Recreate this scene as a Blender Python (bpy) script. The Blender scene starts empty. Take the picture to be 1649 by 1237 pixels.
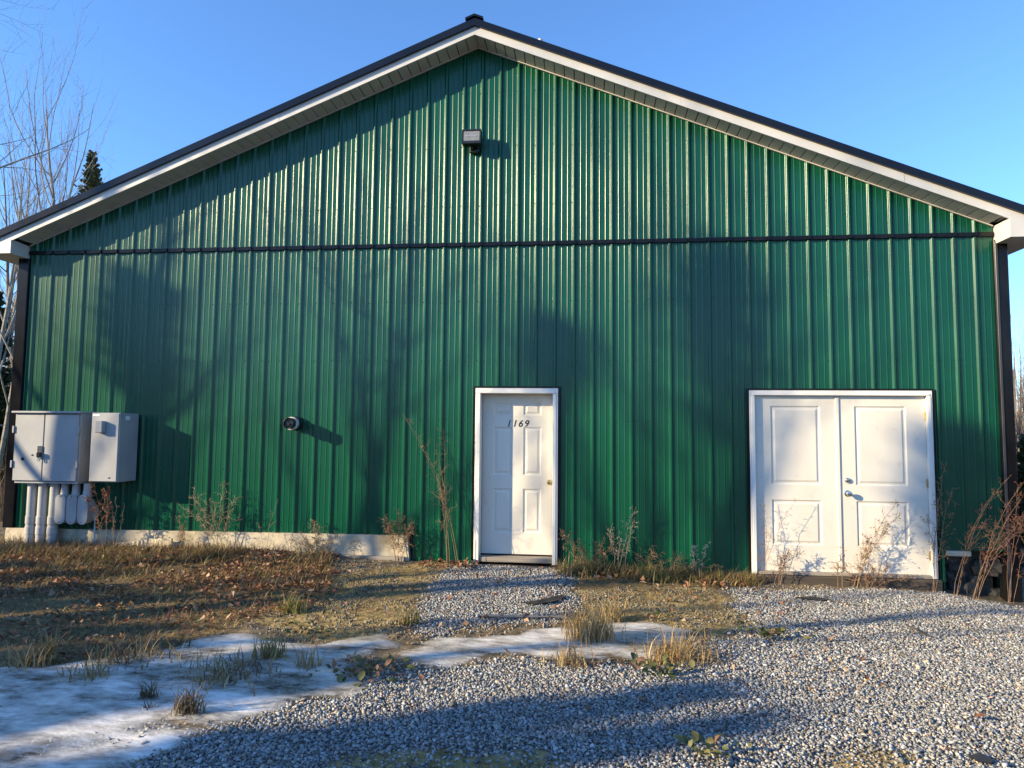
import bpy, math, random
import numpy as np
from mathutils import Vector, Matrix

# ------------------------------------------------------------------ camera, sky, sun, exposure
SC = bpy.context.scene
COL = SC.collection
CAM = np.array([1.322, -8.166, 1.55])
CR = np.array([0.99455, 0.10379, 0.00931]); CU = np.array([-0.00186, -0.07177, 0.99742])
CF = np.cross(CU, CR); CF /= np.linalg.norm(CF)
CU = np.cross(CR, CF); CR /= np.linalg.norm(CR); CU /= np.linalg.norm(CU)
FPX = 1094.7
cam_d = bpy.data.cameras.new('camera'); cam = bpy.data.objects.new('camera', cam_d); COL.objects.link(cam)
cam.matrix_world = Matrix(((CR[0], CU[0], -CF[0], CAM[0]), (CR[1], CU[1], -CF[1], CAM[1]),
                           (CR[2], CU[2], -CF[2], CAM[2]), (0, 0, 0, 1)))
cam_d.sensor_width = 36.0; cam_d.lens = FPX / 1649 * 36.0
cam_d.clip_start = 0.05; cam_d.clip_end = 3000
SC.camera = cam

SUN = Vector((2.0, 1.0, -0.77)).normalized()          # direction the light travels
world = bpy.data.worlds.new('World'); SC.world = world; world.use_nodes = True
nt = world.node_tree; nt.nodes.clear()
sky = nt.nodes.new('ShaderNodeTexSky'); sky.sky_type = 'NISHITA'; sky.sun_disc = False
sky.sun_elevation = math.asin(-SUN.z); sky.sun_rotation = math.atan2(-SUN.x, -SUN.y)
sky.altitude = 200; sky.air_density = 1.0; sky.dust_density = 0.2; sky.ozone_density = 6.8
bg = nt.nodes.new('ShaderNodeBackground'); bg.inputs['Strength'].default_value = 0.135
wo = nt.nodes.new('ShaderNodeOutputWorld')
nt.links.new(sky.outputs[0], bg.inputs[0]); nt.links.new(bg.outputs[0], wo.inputs[0])
sd = bpy.data.lights.new('sun', 'SUN'); sun = bpy.data.objects.new('sun', sd); COL.objects.link(sun)
sd.energy = 4.2; sd.angle = math.radians(0.53); sd.color = (1.0, 0.80, 0.49)
sun.rotation_euler = SUN.to_track_quat('-Z', 'Y').to_euler(); sun.location = (-20, -12, 12)
SC.view_settings.view_transform = 'Standard'; SC.view_settings.look = 'None'
SC.view_settings.exposure = 1.4; SC.view_settings.gamma = 1.0
SC.render.engine = 'CYCLES'
SC.cycles.max_bounces = 4; SC.cycles.diffuse_bounces = 2; SC.cycles.glossy_bounces = 2; SC.cycles.transmission_bounces = 2

R = np.random.default_rng(7)

# ------------------------------------------------------------------ places read off the photograph
def ray(px, py):
    return CF + CR * (px - 824.5) / FPX - CU * (py - 618.5) / FPX
def at(px, py, Y):
    v = ray(px, py); return CAM + v * ((Y - CAM[1]) / v[1])
def vnoise(x, y, seed=0):
    x = np.asarray(x, float); y = np.asarray(y, float)
    xi = np.floor(x).astype(np.int64); yi = np.floor(y).astype(np.int64)
    xf = x - xi; yf = y - yi
    def h(a, b):
        n = (a * 374761393 + b * 668265263 + seed * 1274126177) & 0x7fffffff
        n = ((n ^ (n >> 13)) * 1274126177) & 0x7fffffff
        return ((n ^ (n >> 16)) & 0xffff) / 65535.0
    u = xf * xf * (3 - 2 * xf); v = yf * yf * (3 - 2 * yf)
    return (h(xi, yi) * (1 - u) + h(xi + 1, yi) * u) * (1 - v) + (h(xi, yi + 1) * (1 - u) + h(xi + 1, yi + 1) * u) * v
def fbm(x, y, s, seed=0, o=3):
    t = 0; a = 1; n = 0
    for i in range(o):
        t = t + a * vnoise(np.asarray(x) * s, np.asarray(y) * s, seed + i); n += a; a *= .5; s *= 2.1
    return t / n
GX = [-60, -8, -1, 1, 3.2, 5.2, 5.7, 6.3, 9, 60]; GZ = [0, 0.02, 0.0, -.03, -.125, -.15, -.22, -.27, -.30, -.3]
def ground_z(x, y):
    x = np.asarray(x, float); y = np.asarray(y, float)
    z = np.interp(x, GX, GZ) * np.clip(1 + y / 4.5, .35, 1)
    z = z + 0.028 * (fbm(x, y, .9, 3) - .5) + 0.012 * (vnoise(x * 4, y * 4, 9) - .5)
    # bank of litter against the left foundation, gentle mound before the double door
    z = z + 0.05 * np.exp(-((y + .35) / .5) ** 2) * np.clip((-x - .6) / 1.5, 0, 1)
    far = np.clip((np.hypot(x, y) - 20) / 60, 0, 1)
    return z + far * 1.2 * (fbm(x, y, .02, 21) - .5)
def gnd(px, py):
    z = 0.0
    for _ in range(6):
        v = ray(px, py); p = CAM + v * ((z - CAM[2]) / v[2]); z = float(ground_z(p[0], p[1]))
    return np.array([p[0], p[1], z])
def gpoly(pts):
    out = []
    for a in pts:
        v = ray(*a); p = CAM + v * ((-.02 - CAM[2]) / v[2]); out.append((p[0], p[1]))
    return np.array(out)
def inside(poly, x, y):
    r = np.zeros(x.shape, bool); n = len(poly)
    for i in range(n):
        x0, y0 = poly[i]; x1, y1 = poly[(i + 1) % n]
        c = ((y0 > y) != (y1 > y))
        with np.errstate(divide='ignore', invalid='ignore'):
            xs = (x1 - x0) * (y - y0) / (y1 - y0 + 1e-12) + x0
        r ^= c & (x < xs)
    return r

# ------------------------------------------------------------------ materials
MATS = {}
def mat(name, c, rough=.6, c2=None, scale=8.0, stretch=(1, 1, 1), bump=0.0, bscale=None, metal=0.0, spec=.5,
        coat=0.0, attr=None, detail=6, lo=.35, hi=.65, transl=0.0, dist=.003, c3=None, c3scale=1.5, c3lo=.55, c3hi=.7, emit=None):
    m = bpy.data.materials.new(name); m.use_nodes = True
    t = m.node_tree; N = t.nodes; L = t.links
    b = N['Principled BSDF']
    b.inputs['Base Color'].default_value = (*c, 1); b.inputs['Roughness'].default_value = rough
    b.inputs['Metallic'].default_value = metal; b.inputs['Specular IOR Level'].default_value = spec
    if coat: b.inputs['Coat Weight'].default_value = coat; b.inputs['Coat Roughness'].default_value = .12
    geo = N.new('ShaderNodeNewGeometry'); mp = N.new('ShaderNodeMapping')
    mp.inputs['Scale'].default_value = stretch; L.new(geo.outputs['Position'], mp.inputs['Vector'])
    src = None
    if c2 is not None:
        n = N.new('ShaderNodeTexNoise'); n.inputs['Scale'].default_value = scale; n.inputs['Detail'].default_value = detail
        L.new(mp.outputs[0], n.inputs['Vector'])
        mr = N.new('ShaderNodeMapRange'); mr.inputs[1].default_value = lo; mr.inputs[2].default_value = hi
        L.new(n.outputs[0], mr.inputs[0])
        mx = N.new('ShaderNodeMix'); mx.data_type = 'RGBA'; L.new(mr.outputs[0], mx.inputs[0])
        mx.inputs[6].default_value = (*c, 1); mx.inputs[7].default_value = (*c2, 1); src = mx.outputs[2]
    if c3 is not None:
        n = N.new('ShaderNodeTexNoise'); n.inputs['Scale'].default_value = c3scale; n.inputs['Detail'].default_value = 7
        n.inputs['Roughness'].default_value = .65
        L.new(geo.outputs['Position'], n.inputs['Vector'])
        mr = N.new('ShaderNodeMapRange'); mr.inputs[1].default_value = c3lo; mr.inputs[2].default_value = c3hi
        L.new(n.outputs[0], mr.inputs[0])
        mx = N.new('ShaderNodeMix'); mx.data_type = 'RGBA'; L.new(mr.outputs[0], mx.inputs[0])
        if src is not None: L.new(src, mx.inputs[6])
        else: mx.inputs[6].default_value = (*c, 1)
        mx.inputs[7].default_value = (*c3, 1); src = mx.outputs[2]
    if attr:
        a = N.new('ShaderNodeAttribute'); a.attribute_name = attr
        if src is not None:
            mx = N.new('ShaderNodeMix'); mx.data_type = 'RGBA'; mx.blend_type = 'MULTIPLY'; mx.inputs[0].default_value = 1
            L.new(src, mx.inputs[6]); L.new(a.outputs['Color'], mx.inputs[7]); src = mx.outputs[2]
        else: src = a.outputs['Color']
    if src is not None: L.new(src, b.inputs['Base Color'])
    if bump:
        n = N.new('ShaderNodeTexNoise'); n.inputs['Scale'].default_value = bscale or scale * 2; n.inputs['Detail'].default_value = 5
        L.new(mp.outputs[0], n.inputs['Vector'])
        bp = N.new('ShaderNodeBump'); bp.inputs['Strength'].default_value = bump; bp.inputs['Distance'].default_value = dist
        L.new(n.outputs[0], bp.inputs['Height']); L.new(bp.outputs[0], b.inputs['Normal'])
    if transl:
        tr = N.new('ShaderNodeBsdfTranslucent'); ms = N.new('ShaderNodeMixShader'); ms.inputs[0].default_value = transl
        if src is not None: L.new(src, tr.inputs[0])
        else: tr.inputs[0].default_value = (*c, 1)
        L.new(b.outputs[0], ms.inputs[1]); L.new(tr.outputs[0], ms.inputs[2]); L.new(ms.outputs[0], N['Material Output'].inputs[0])
    MATS[name] = m
    return m
mat('green_steel', (.002, .060, .031), .25, c2=(.003, .071, .037), scale=1.2, stretch=(1, 1, .25), bump=.45, bscale=1.6, dist=.012, spec=.42, c3=(.0045, .077, .041), c3scale=5, c3lo=.5, c3hi=.85)
mat('dark_trim', (.006, .006, .008), .16, c2=(.011, .011, .013), scale=4, spec=.2)
mat('lit_trim_grey', (.06, .06, .065), .3, c2=(.05, .05, .055), scale=5, spec=.3)  # lighter copy of the dark trim, for the painted sunlit strip
mat('roof_steel', (.006, .008, .014), .16, c2=(.009, .011, .018), scale=3, spec=.3)
mat('white_metal', (.57, .56, .54), .45, c2=(.51, .50, .48), scale=2.5, stretch=(1, 1, 1), bump=.15, bscale=3, c3=(.52, .51, .47), c3scale=7, c3lo=.62, c3hi=.85)
mat('soffit_vinyl', (.55, .54, .50), .5, c2=(.48, .47, .44), scale=4)
mat('door_paint', (.69, .655, .58), .45, c2=(.63, .595, .52), scale=3, stretch=(1, 1, .3), bump=.25, bscale=60, dist=.0006, c3=(.47, .42, .35), c3scale=5, c3lo=.58, c3hi=.85)
mat('frame_paint', (.71, .69, .63), .4, c2=(.72, .70, .66), scale=5, c3=(.50, .46, .40), c3scale=9, c3lo=.66, c3hi=.8)
mat('number_black', (.008, .008, .009), .35)
mat('brass', (.62, .46, .2), .28, metal=1.0, c2=(.5, .36, .15), scale=30)
mat('nickel', (.55, .55, .54), .22, metal=1.0)
mat('cabinet_grey', (.35, .36, .37), .45, c2=(.30, .31, .325), scale=3, bump=.1, bscale=2, dist=.004, c3=(.33, .34, .36), c3scale=9, c3lo=.62, c3hi=.8)
mat('cabinet_side', (.30, .33, .37), .45, c2=(.27, .29, .33), scale=3)
mat('pvc', (.40, .40, .40), .45, c2=(.31, .31, .31), scale=9, stretch=(1, 1, .3), c3=(.32, .31, .28), c3scale=14, c3lo=.6, c3hi=.75)
mat('sticker', (.75, .78, .8), .5)
mat('black_plastic', (.012, .012, .013), .3, c2=(.02, .02, .02), scale=20)
mat('glass_dark', (.01, .01, .012), .06, spec=.8)
mat('lens_glass', (.24, .25, .24), .12, c2=(.18, .18, .18), scale=30, spec=.7)
mat('concrete', (.58, .51, .38), .85, c2=(.43, .37, .27), scale=5, bump=.6, bscale=45, dist=.004, c3=(.17, .145, .10), c3scale=2.6, c3lo=.54, c3hi=.70)
mat('foam_blue', (.30, .47, .55), .7, c2=(.42, .55, .58), scale=9, bump=.4, bscale=30, c3=(.35, .32, .26), c3scale=6, c3lo=.55, c3hi=.62)
mat('weathered_wood', (.30, .27, .23), .8, c2=(.20, .17, .14), scale=6, stretch=(.3, 6, 6), bump=.5, bscale=12)
mat('dark_wood', (.045, .035, .028), .8, c2=(.075, .06, .045), scale=6, stretch=(.3, 6, 6), bump=.5, bscale=12)
mat('rubble', (.035, .033, .03), .9, c2=(.07, .064, .056), scale=8, bump=.8, bscale=25, dist=.01)  # dark stone, darkened further to stand in for shadow below the siding
mat('screw', (.004, .045, .026), .4)
mat('stone', (1, 1, 1), .72, c2=(.72, .72, .72), scale=70, attr='col', detail=3)
mat('leaf_litter', (1, 1, 1), .7, attr='col', transl=.25)
mat('dry_grass', (1, 1, 1), .7, attr='col', transl=.3)
mat('dry_stem', (.20, .12, .065), .8, c2=(.30, .19, .10), scale=20)
mat('pale_stem', (.36, .29, .19), .8, c2=(.26, .19, .11), scale=20)
mat('rust_stem', (.15, .085, .05), .8, c2=(.23, .145, .085), scale=20)
mat('seed_brown', (.17, .09, .05), .85, c2=(.27, .16, .09), scale=60)
mat('seed_red', (.15, .045, .035), .85, c2=(.26, .09, .06), scale=60)
mat('seed_pale', (.62, .54, .42), .85, c2=(.48, .38, .27), scale=60)
mat('leaf_green', (.05, .075, .02), .6, c2=(.10, .11, .035), scale=9, transl=.2)
mat('leaf_yellowgreen', (.13, .14, .04), .6, c2=(.20, .17, .06), scale=9, transl=.25)
mat('leaf_red', (.14, .06, .035), .6, c2=(.22, .11, .06), scale=25, transl=.2)
mat('leaf_tan', (.36, .21, .11), .7, c2=(.25, .12, .06), scale=25, transl=.2)
mat('bark', (.16, .14, .12), .9, c2=(.26, .24, .21), scale=5, stretch=(3, 3, .5), bump=.5, bscale=12)
mat('bark_brown', (.13, .095, .07), .9, c2=(.20, .155, .12), scale=5, stretch=(3, 3, .5), bump=.5, bscale=12)
mat('bark_pale', (.28, .26, .23), .85, c2=(.15, .13, .11), scale=6, stretch=(1, 1, 3), lo=.5, hi=.7)
mat('needles', (.030, .052, .022), .7, c2=(.055, .075, .03), scale=3)
mat('needles_pale', (.10, .11, .05), .7, c2=(.06, .08, .03), scale=3)
mat('black_fabric', (.012, .012, .013), .75, c2=(.03, .03, .03), scale=9)

# ------------------------------------------------------------------ mesh helpers
WORLD = {}
def wpos(o):
    return WORLD.get(o.name, np.zeros(3)) if o is not None else np.zeros(3)
def tag(o, label=None, cat=None, group=None, kind=None):
    if label: o['label'] = label
    if cat: o['category'] = cat
    if group: o['group'] = group
    if kind: o['kind'] = kind
    return o
def thing(name, loc, label, cat, group=None):
    o = bpy.data.objects.new(name, None); COL.objects.link(o); o.location = loc
    o.empty_display_size = .1
    WORLD[o.name] = np.array(loc, float); return tag(o, label, cat, group)
def place(name, me, parent, origin):
    o = bpy.data.objects.new(name, me); COL.objects.link(o)
    origin = np.array(origin, float); o.parent = parent; o.location = origin - wpos(parent)
    WORLD[o.name] = origin; return o
class MB:
    def __init__(s): s.v = []; s.f = []; s.c = []; s.n = 0
    def add(s, verts, faces, col=None):
        verts = np.asarray(verts, float).reshape(-1, 3); b = s.n
        s.v.append(verts); s.n += len(verts)
        for f in faces: s.f.append(tuple(int(i) + b for i in f))
        if col is not None: s.c.append(np.tile(np.array(col, float), (len(verts), 1)))
        return s
    def box(s, x0, x1, y0, y1, z0, z1, bev=0.0):
        if bev:
            return s.bevbox((x0, y0, z0), (x1, y1, z1), bev)
        v = [(x0, y0, z0), (x1, y0, z0), (x1, y1, z0), (x0, y1, z0), (x0, y0, z1), (x1, y0, z1), (x1, y1, z1), (x0, y1, z1)]
        return s.add(v, [(0, 3, 2, 1), (4, 5, 6, 7), (0, 1, 5, 4), (1, 2, 6, 5), (2, 3, 7, 6), (3, 0, 4, 7)])
    def bevbox(s, a, b, r):
        import itertools
        idx = {}; vs = []
        for sx, sy, sz in itertools.product((0, 1), repeat=3):
            c = [(a, b)[q][k] for k, q in enumerate((sx, sy, sz))]; sg = [1 if q == 0 else -1 for q in (sx, sy, sz)]
            for ax in range(3):
                p = [c[k] + (0 if k == ax else sg[k] * r) for k in range(3)]
                idx[(sx, sy, sz, ax)] = len(vs); vs.append(p)
        F = []
        for ax in range(3):
            o = [k for k in range(3) if k != ax]
            for sd_ in (0, 1):
                q = []
                for u, w in ((0, 0), (1, 0), (1, 1), (0, 1)):
                    k = [0, 0, 0]; k[ax] = sd_; k[o[0]] = u; k[o[1]] = w; q.append(idx[(*k, ax)])
                F.append(q)
        for ax in range(3):
            o = [k for k in range(3) if k != ax]
            for u in (0, 1):
                for w in (0, 1):
                    k0 = [0, 0, 0]; k0[o[0]] = u; k0[o[1]] = w; k1 = list(k0); k1[ax] = 1
                    F.append([idx[(*k0, o[0])], idx[(*k0, o[1])], idx[(*k1, o[1])], idx[(*k1, o[0])]])
        for c in itertools.product((0, 1), repeat=3): F.append([idx[(*c, k)] for k in range(3)])
        ctr = (np.array(a) + np.array(b)) / 2; V = np.array(vs); G = []
        for f in F:
            p = V[f]; n = np.cross(p[1] - p[0], p[2] - p[0])
            G.append(f if np.dot(n, p.mean(0) - ctr) > 0 else f[::-1])
        return s.add(vs, G)
    def tube(s, path, rad, sides=6, cap=True, col=None):
        P = np.asarray(path, float); n = len(P); rad = np.broadcast_to(np.asarray(rad, float), (n,))
        T = np.gradient(P, axis=0); T /= np.linalg.norm(T, axis=1)[:, None] + 1e-12
        ref = np.array([0, 0, 1.0]) if abs(T[0][2]) < .9 else np.array([1.0, 0, 0])
        A = np.cross(T, ref); A /= np.linalg.norm(A, axis=1)[:, None] + 1e-12; B = np.cross(T, A)
        an = np.arange(sides) * 2 * math.pi / sides
        ring = A[:, None, :] * np.cos(an)[None, :, None] + B[:, None, :] * np.sin(an)[None, :, None]
        V = (P[:, None, :] + ring * rad[:, None, None]).reshape(-1, 3)
        F = [(i * sides + j, i * sides + (j + 1) % sides, (i + 1) * sides + (j + 1) % sides, (i + 1) * sides + j)
             for i in range(n - 1) for j in range(sides)]
        if cap: F += [tuple(range(sides))[::-1], tuple((n - 1) * sides + j for j in range(sides))]
        return s.add(V, F, col)
    def build(s, name, m, parent=None, smooth=False, origin=None, kind=None):
        V = np.concatenate(s.v) if s.v else np.zeros((0, 3))
        if origin is None: origin = (V.min(0) + V.max(0)) / 2
        me = bpy.data.meshes.new(name); me.from_pydata((V - origin).tolist(), [], s.f); me.validate()
        me.materials.append(MATS[m] if isinstance(m, str) else m)
        if s.c:
            a = me.color_attributes.new('col', 'FLOAT_COLOR', 'POINT'); C = np.concatenate(s.c)
            a.data.foreach_set('color', np.concatenate([C, np.ones((len(C), 1))], 1).astype(np.float32).ravel())
        if smooth:
            me.polygons.foreach_set('use_smooth', np.ones(len(me.polygons), bool))
            try: me.set_sharp_from_angle(angle=math.radians(38))
            except Exception: pass
        o = place(name, me, parent, origin)
        if kind: o['kind'] = kind
        return o
def one(name, m, parent, *boxes, bev=0.0, **k):
    b = MB()
    for q in boxes: b.box(*q, bev=bev)
    return b.build(name, m, parent, **k)
def lathe_y(b, cx, cz, prof, sides=28):
    """profile of (y, radius) turned about the axis that points out of the wall"""
    an = np.arange(sides) * 2 * math.pi / sides; V = []
    for y, r in prof: V += [(cx + r * math.cos(a), y, cz + r * math.sin(a)) for a in an]
    F = [(i * sides + j, (i + 1) * sides + j, (i + 1) * sides + (j + 1) % sides, i * sides + (j + 1) % sides) for i in range(len(prof) - 1) for j in range(sides)]
    F += [tuple((len(prof) - 1) * sides + j for j in range(sides))]
    b.add(V, F); return b

# ------------------------------------------------------------------ the ground: one sheet to the horizon
def axis(lo, hi, step, far):
    a = list(np.arange(lo, hi + 1e-6, step)); d = step; x = a[-1]; up = []
    while x < far: d *= 1.35; x += d; up.append(x)
    d = step; x = a[0]; dn = []
    while x > -far: d *= 1.35; x -= d; dn.append(x)
    return np.array(dn[::-1] + a + up)
gx = axis(-7.6, 8.2, .036, 900.0); gy = axis(-6.6, .3, .036, 900.0)
XX, YY = np.meshgrid(gx, gy)
def warp(x, y, amp=.22, sc=2.2):
    return x + amp * (fbm(x, y, sc, 31, 4) - .5) * 2, y + amp * (fbm(x, y, sc, 57, 4) - .5) * 2
def region(polys, x, y, amp=.16):
    wx, wy = warp(x, y, amp); r = np.zeros(x.shape, bool)
    for p in polys: r |= inside(gpoly(p), wx, wy)
    return r
P_GRAVEL = [[(185, 1240), (330, 1192), (470, 1140), (600, 1090), (700, 1080), (800, 1074), (960, 1066), (1050, 1074), (1110, 1044), (1190, 1018), (1222, 1000), (1195, 965), (1180, 934), (1260, 936), (1510, 934), (1649, 946), (1900, 960), (2400, 1100), (2400, 1500), (-100, 1500), (60, 1300)],
            [(706, 930), (742, 906), (905, 904), (920, 945), (915, 1003), (690, 1008), (672, 985)], [(118, 1194), (200, 1168), (262, 1160), (240, 1185), (150, 1202)], [(690, 1010), (760, 1008), (740, 1022), (700, 1026)]]
P_ICE = [[(-500, 1120), (-150, 1104), (0, 1082), (150, 1072), (330, 1042), (420, 1030), (520, 1042), (560, 1060), (612, 1078), (560, 1112), (470, 1145), (330, 1198), (185, 1245), (60, 1320), (-100, 1450), (-700, 1450)],
         [(485, 1035), (560, 1020), (640, 1014), (660, 1040), (600, 1062), (510, 1060)],
         [(640, 1048), (720, 1028), (840, 1026), (930, 1004), (1010, 998), (1110, 1004), (1130, 1025), (1060, 1048), (1000, 1056), (900, 1064), (800, 1070), (700, 1076), (650, 1068)]]
P_MOSS = [[(922, 950), (1010, 938), (1130, 936), (1180, 960), (1222, 1000), (1150, 1020), (1100, 1010), (1000, 1003), (922, 1003)],
          [(540, 930), (690, 903), (745, 908), (703, 935), (668, 985), (692, 1008), (640, 1018), (500, 1034), (400, 1010), (480, 960)],
          [(1290, 1218), (1380, 1196), (1500, 1200), (1540, 1237), (1560, 1310), (1250, 1310)], [(540, 1232), (700, 1206), (900, 1206), (920, 1240), (880, 1310), (540, 1310)]]
P_LITTER = [[(-900, 860), (300, 868), (540, 900), (560, 960), (430, 1000), (330, 1045), (150, 1075), (0, 1085), (-900, 1130)], [(900, 890), (1190, 905), (1200, 938), (1000, 945), (905, 960)]]
def blur(a, n=2):
    a = a.astype(float)
    for _ in range(n):
        p = np.pad(a, 1, mode='edge'); a = (p[:-2, 1:-1] + p[2:, 1:-1] + p[1:-1, :-2] + p[1:-1, 2:] + 2 * a) / 6
    return a
m_grav = blur(region(P_GRAVEL, XX, YY, .26), 4); m_ice = blur(region(P_ICE, XX, YY, .30), 3)
m_moss = blur(region(P_MOSS, XX, YY, .18), 5); m_grav = m_grav * (1 - .82 * m_moss); m_lit = blur(region(P_LITTER, XX, YY, .25), 4)
ZZ = ground_z(XX, YY) + .004 * m_grav - .006 * m_ice
m_gs = blur(m_grav, 10)
nearm = (np.abs(XX) < 10) & (YY > -8) & (YY < .5)
ZZ = ZZ + nearm * (1 - m_grav) * (1 - m_ice) * (.030 * (fbm(XX, YY, 9, 77, 4) - .5) + .016 * (vnoise(XX * 24, YY * 24, 78) - .5))
GVX, GVY = gx, gy
def zg(x, y):
    """height of the finished ground sheet"""
    x = np.atleast_1d(np.asarray(x, float)); y = np.atleast_1d(np.asarray(y, float))
    i = np.clip(np.searchsorted(GVX, x) - 1, 0, len(GVX) - 2); j = np.clip(np.searchsorted(GVY, y) - 1, 0, len(GVY) - 2)
    u = (x - GVX[i]) / (GVX[i + 1] - GVX[i]); v = (y - GVY[j]) / (GVY[j + 1] - GVY[j])
    return (ZZ[j, i] * (1 - u) + ZZ[j, i + 1] * u) * (1 - v) + (ZZ[j + 1, i] * (1 - u) + ZZ[j + 1, i + 1] * u) * v
def sample(M, x, y):
    i = np.clip(np.searchsorted(GVX, x), 0, len(GVX) - 1); j = np.clip(np.searchsorted(GVY, y), 0, len(GVY) - 1)
    return M[j, i]
def gp(px, py):
    p = gnd(px, py); p[2] = zg(p[0], p[1])[0]; return p
def grid_mesh(name, X, Y, Z, keep=None):
    ny, nx = X.shape; V = np.stack([X, Y, Z], -1).reshape(-1, 3)
    i = np.arange(nx - 1)[None, :] + np.arange(ny - 1)[:, None] * nx
    F = np.stack([i, i + 1, i + nx + 1, i + nx], -1).reshape(-1, 4)
    if keep is not None:
        F = F[keep[:-1, :-1].ravel()]; u, inv = np.unique(F, return_inverse=True); V = V[u]; F = inv.reshape(-1, 4)
    else: u = None
    me = bpy.data.meshes.new(name); me.vertices.add(len(V)); me.vertices.foreach_set('co', V.astype(np.float32).ravel())
    me.loops.add(F.size); me.loops.foreach_set('vertex_index', F.ravel().astype(np.int32))
    me.polygons.add(len(F)); me.polygons.foreach_set('loop_start', np.arange(0, F.size, 4, dtype=np.int32))
    me.update(); me.validate(); me.polygons.foreach_set('use_smooth', np.ones(len(me.polygons), bool))
    return me, u
def ground_material():
    m = bpy.data.materials.new('ground_soil'); m.use_nodes = True; t = m.node_tree; N = t.nodes; L = t.links; b = N['Principled BSDF']
    geo = N.new('ShaderNodeNewGeometry')
    def noise(s, d=6, r=.6):
        n = N.new('ShaderNodeTexNoise'); n.inputs['Scale'].default_value = s; n.inputs['Detail'].default_value = d; n.inputs['Roughness'].default_value = r
        L.new(geo.outputs['Position'], n.inputs['Vector']); return n.outputs[0]
    def ramp(src, stops):
        r = N.new('ShaderNodeValToRGB'); L.new(src, r.inputs[0]); e = r.color_ramp.elements
        while len(e) < len(stops): e.new(.5)
        for q, (p, c) in zip(e, stops): q.position = p; q.color = (*c, 1)
        return r.outputs[0]
    def mix(f, a, c):
        x = N.new('ShaderNodeMix'); x.data_type = 'RGBA'; L.new(f, x.inputs[0]); L.new(a, x.inputs[6]); L.new(c, x.inputs[7]); return x.outputs[2]
    at_ = N.new('ShaderNodeAttribute'); at_.attribute_name = 'mask'; sp = N.new('ShaderNodeSeparateColor'); L.new(at_.outputs['Color'], sp.inputs[0])
    dirt = ramp(noise(9), [(.30, (.06, .045, .03)), (.5, (.15, .115, .072)), (.7, (.26, .21, .14))])
    litter = ramp(noise(26, 8, .75), [(.32, (.045, .045, .02)), (.45, (.12, .09, .04)), (.55, (.22, .15, .075)), (.70, (.34, .24, .13))])
    moss = ramp(noise(12, 9, .75), [(.32, (.085, .06, .032)), (.45, (.21, .15, .06)), (.56, (.35, .26, .11)), (.70, (.47, .37, .22))])
    grav = ramp(noise(60, 4, .7), [(.32, (.035, .031, .026)), (.5, (.09, .083, .072)), (.66, (.19, .175, .15))])  # soil under the stones painted dark for the shade in their gaps
    def sharp(o, k=.35):
        add = N.new('ShaderNodeMath'); add.operation = 'ADD'; L.new(o, add.inputs[0])
        sc_ = N.new('ShaderNodeMath'); sc_.operation = 'MULTIPLY_ADD'; L.new(noise(18, 6, .7), sc_.inputs[0]); sc_.inputs[1].default_value = k * 2; sc_.inputs[2].default_value = -k
        L.new(sc_.outputs[0], add.inputs[1]); mr = N.new('ShaderNodeMapRange'); mr.inputs[1].default_value = .38; mr.inputs[2].default_value = .62
        L.new(add.outputs[0], mr.inputs[0]); return mr.outputs[0]
    c = mix(sharp(sp.outputs[2]), dirt, litter); c = mix(sharp(sp.outputs[1]), c, moss); c = mix(sharp(sp.outputs[0], .2), c, grav)
    L.new(c, b.inputs['Base Color']); b.inputs['Roughness'].default_value = .92; b.inputs['Specular IOR Level'].default_value = .25
    bp = N.new('ShaderNodeBump'); bp.inputs['Strength'].default_value = .9; bp.inputs['Distance'].default_value = .012
    L.new(noise(45, 8, .7), bp.inputs['Height']); L.new(bp.outputs[0], b.inputs['Normal'])
    return m
me, _ = grid_mesh('ground', XX, YY, ZZ); me.materials.append(ground_material())
a = me.color_attributes.new('mask', 'FLOAT_COLOR', 'POINT')
a.data.foreach_set('color', np.stack([m_grav, m_moss, m_lit, np.ones_like(m_lit)], -1).astype(np.float32).ravel())
tag(place('ground', me, None, (0, 0, 0)), 'mossy dirt ground with leaf litter in front of the green building', 'ground', kind='structure')

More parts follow.
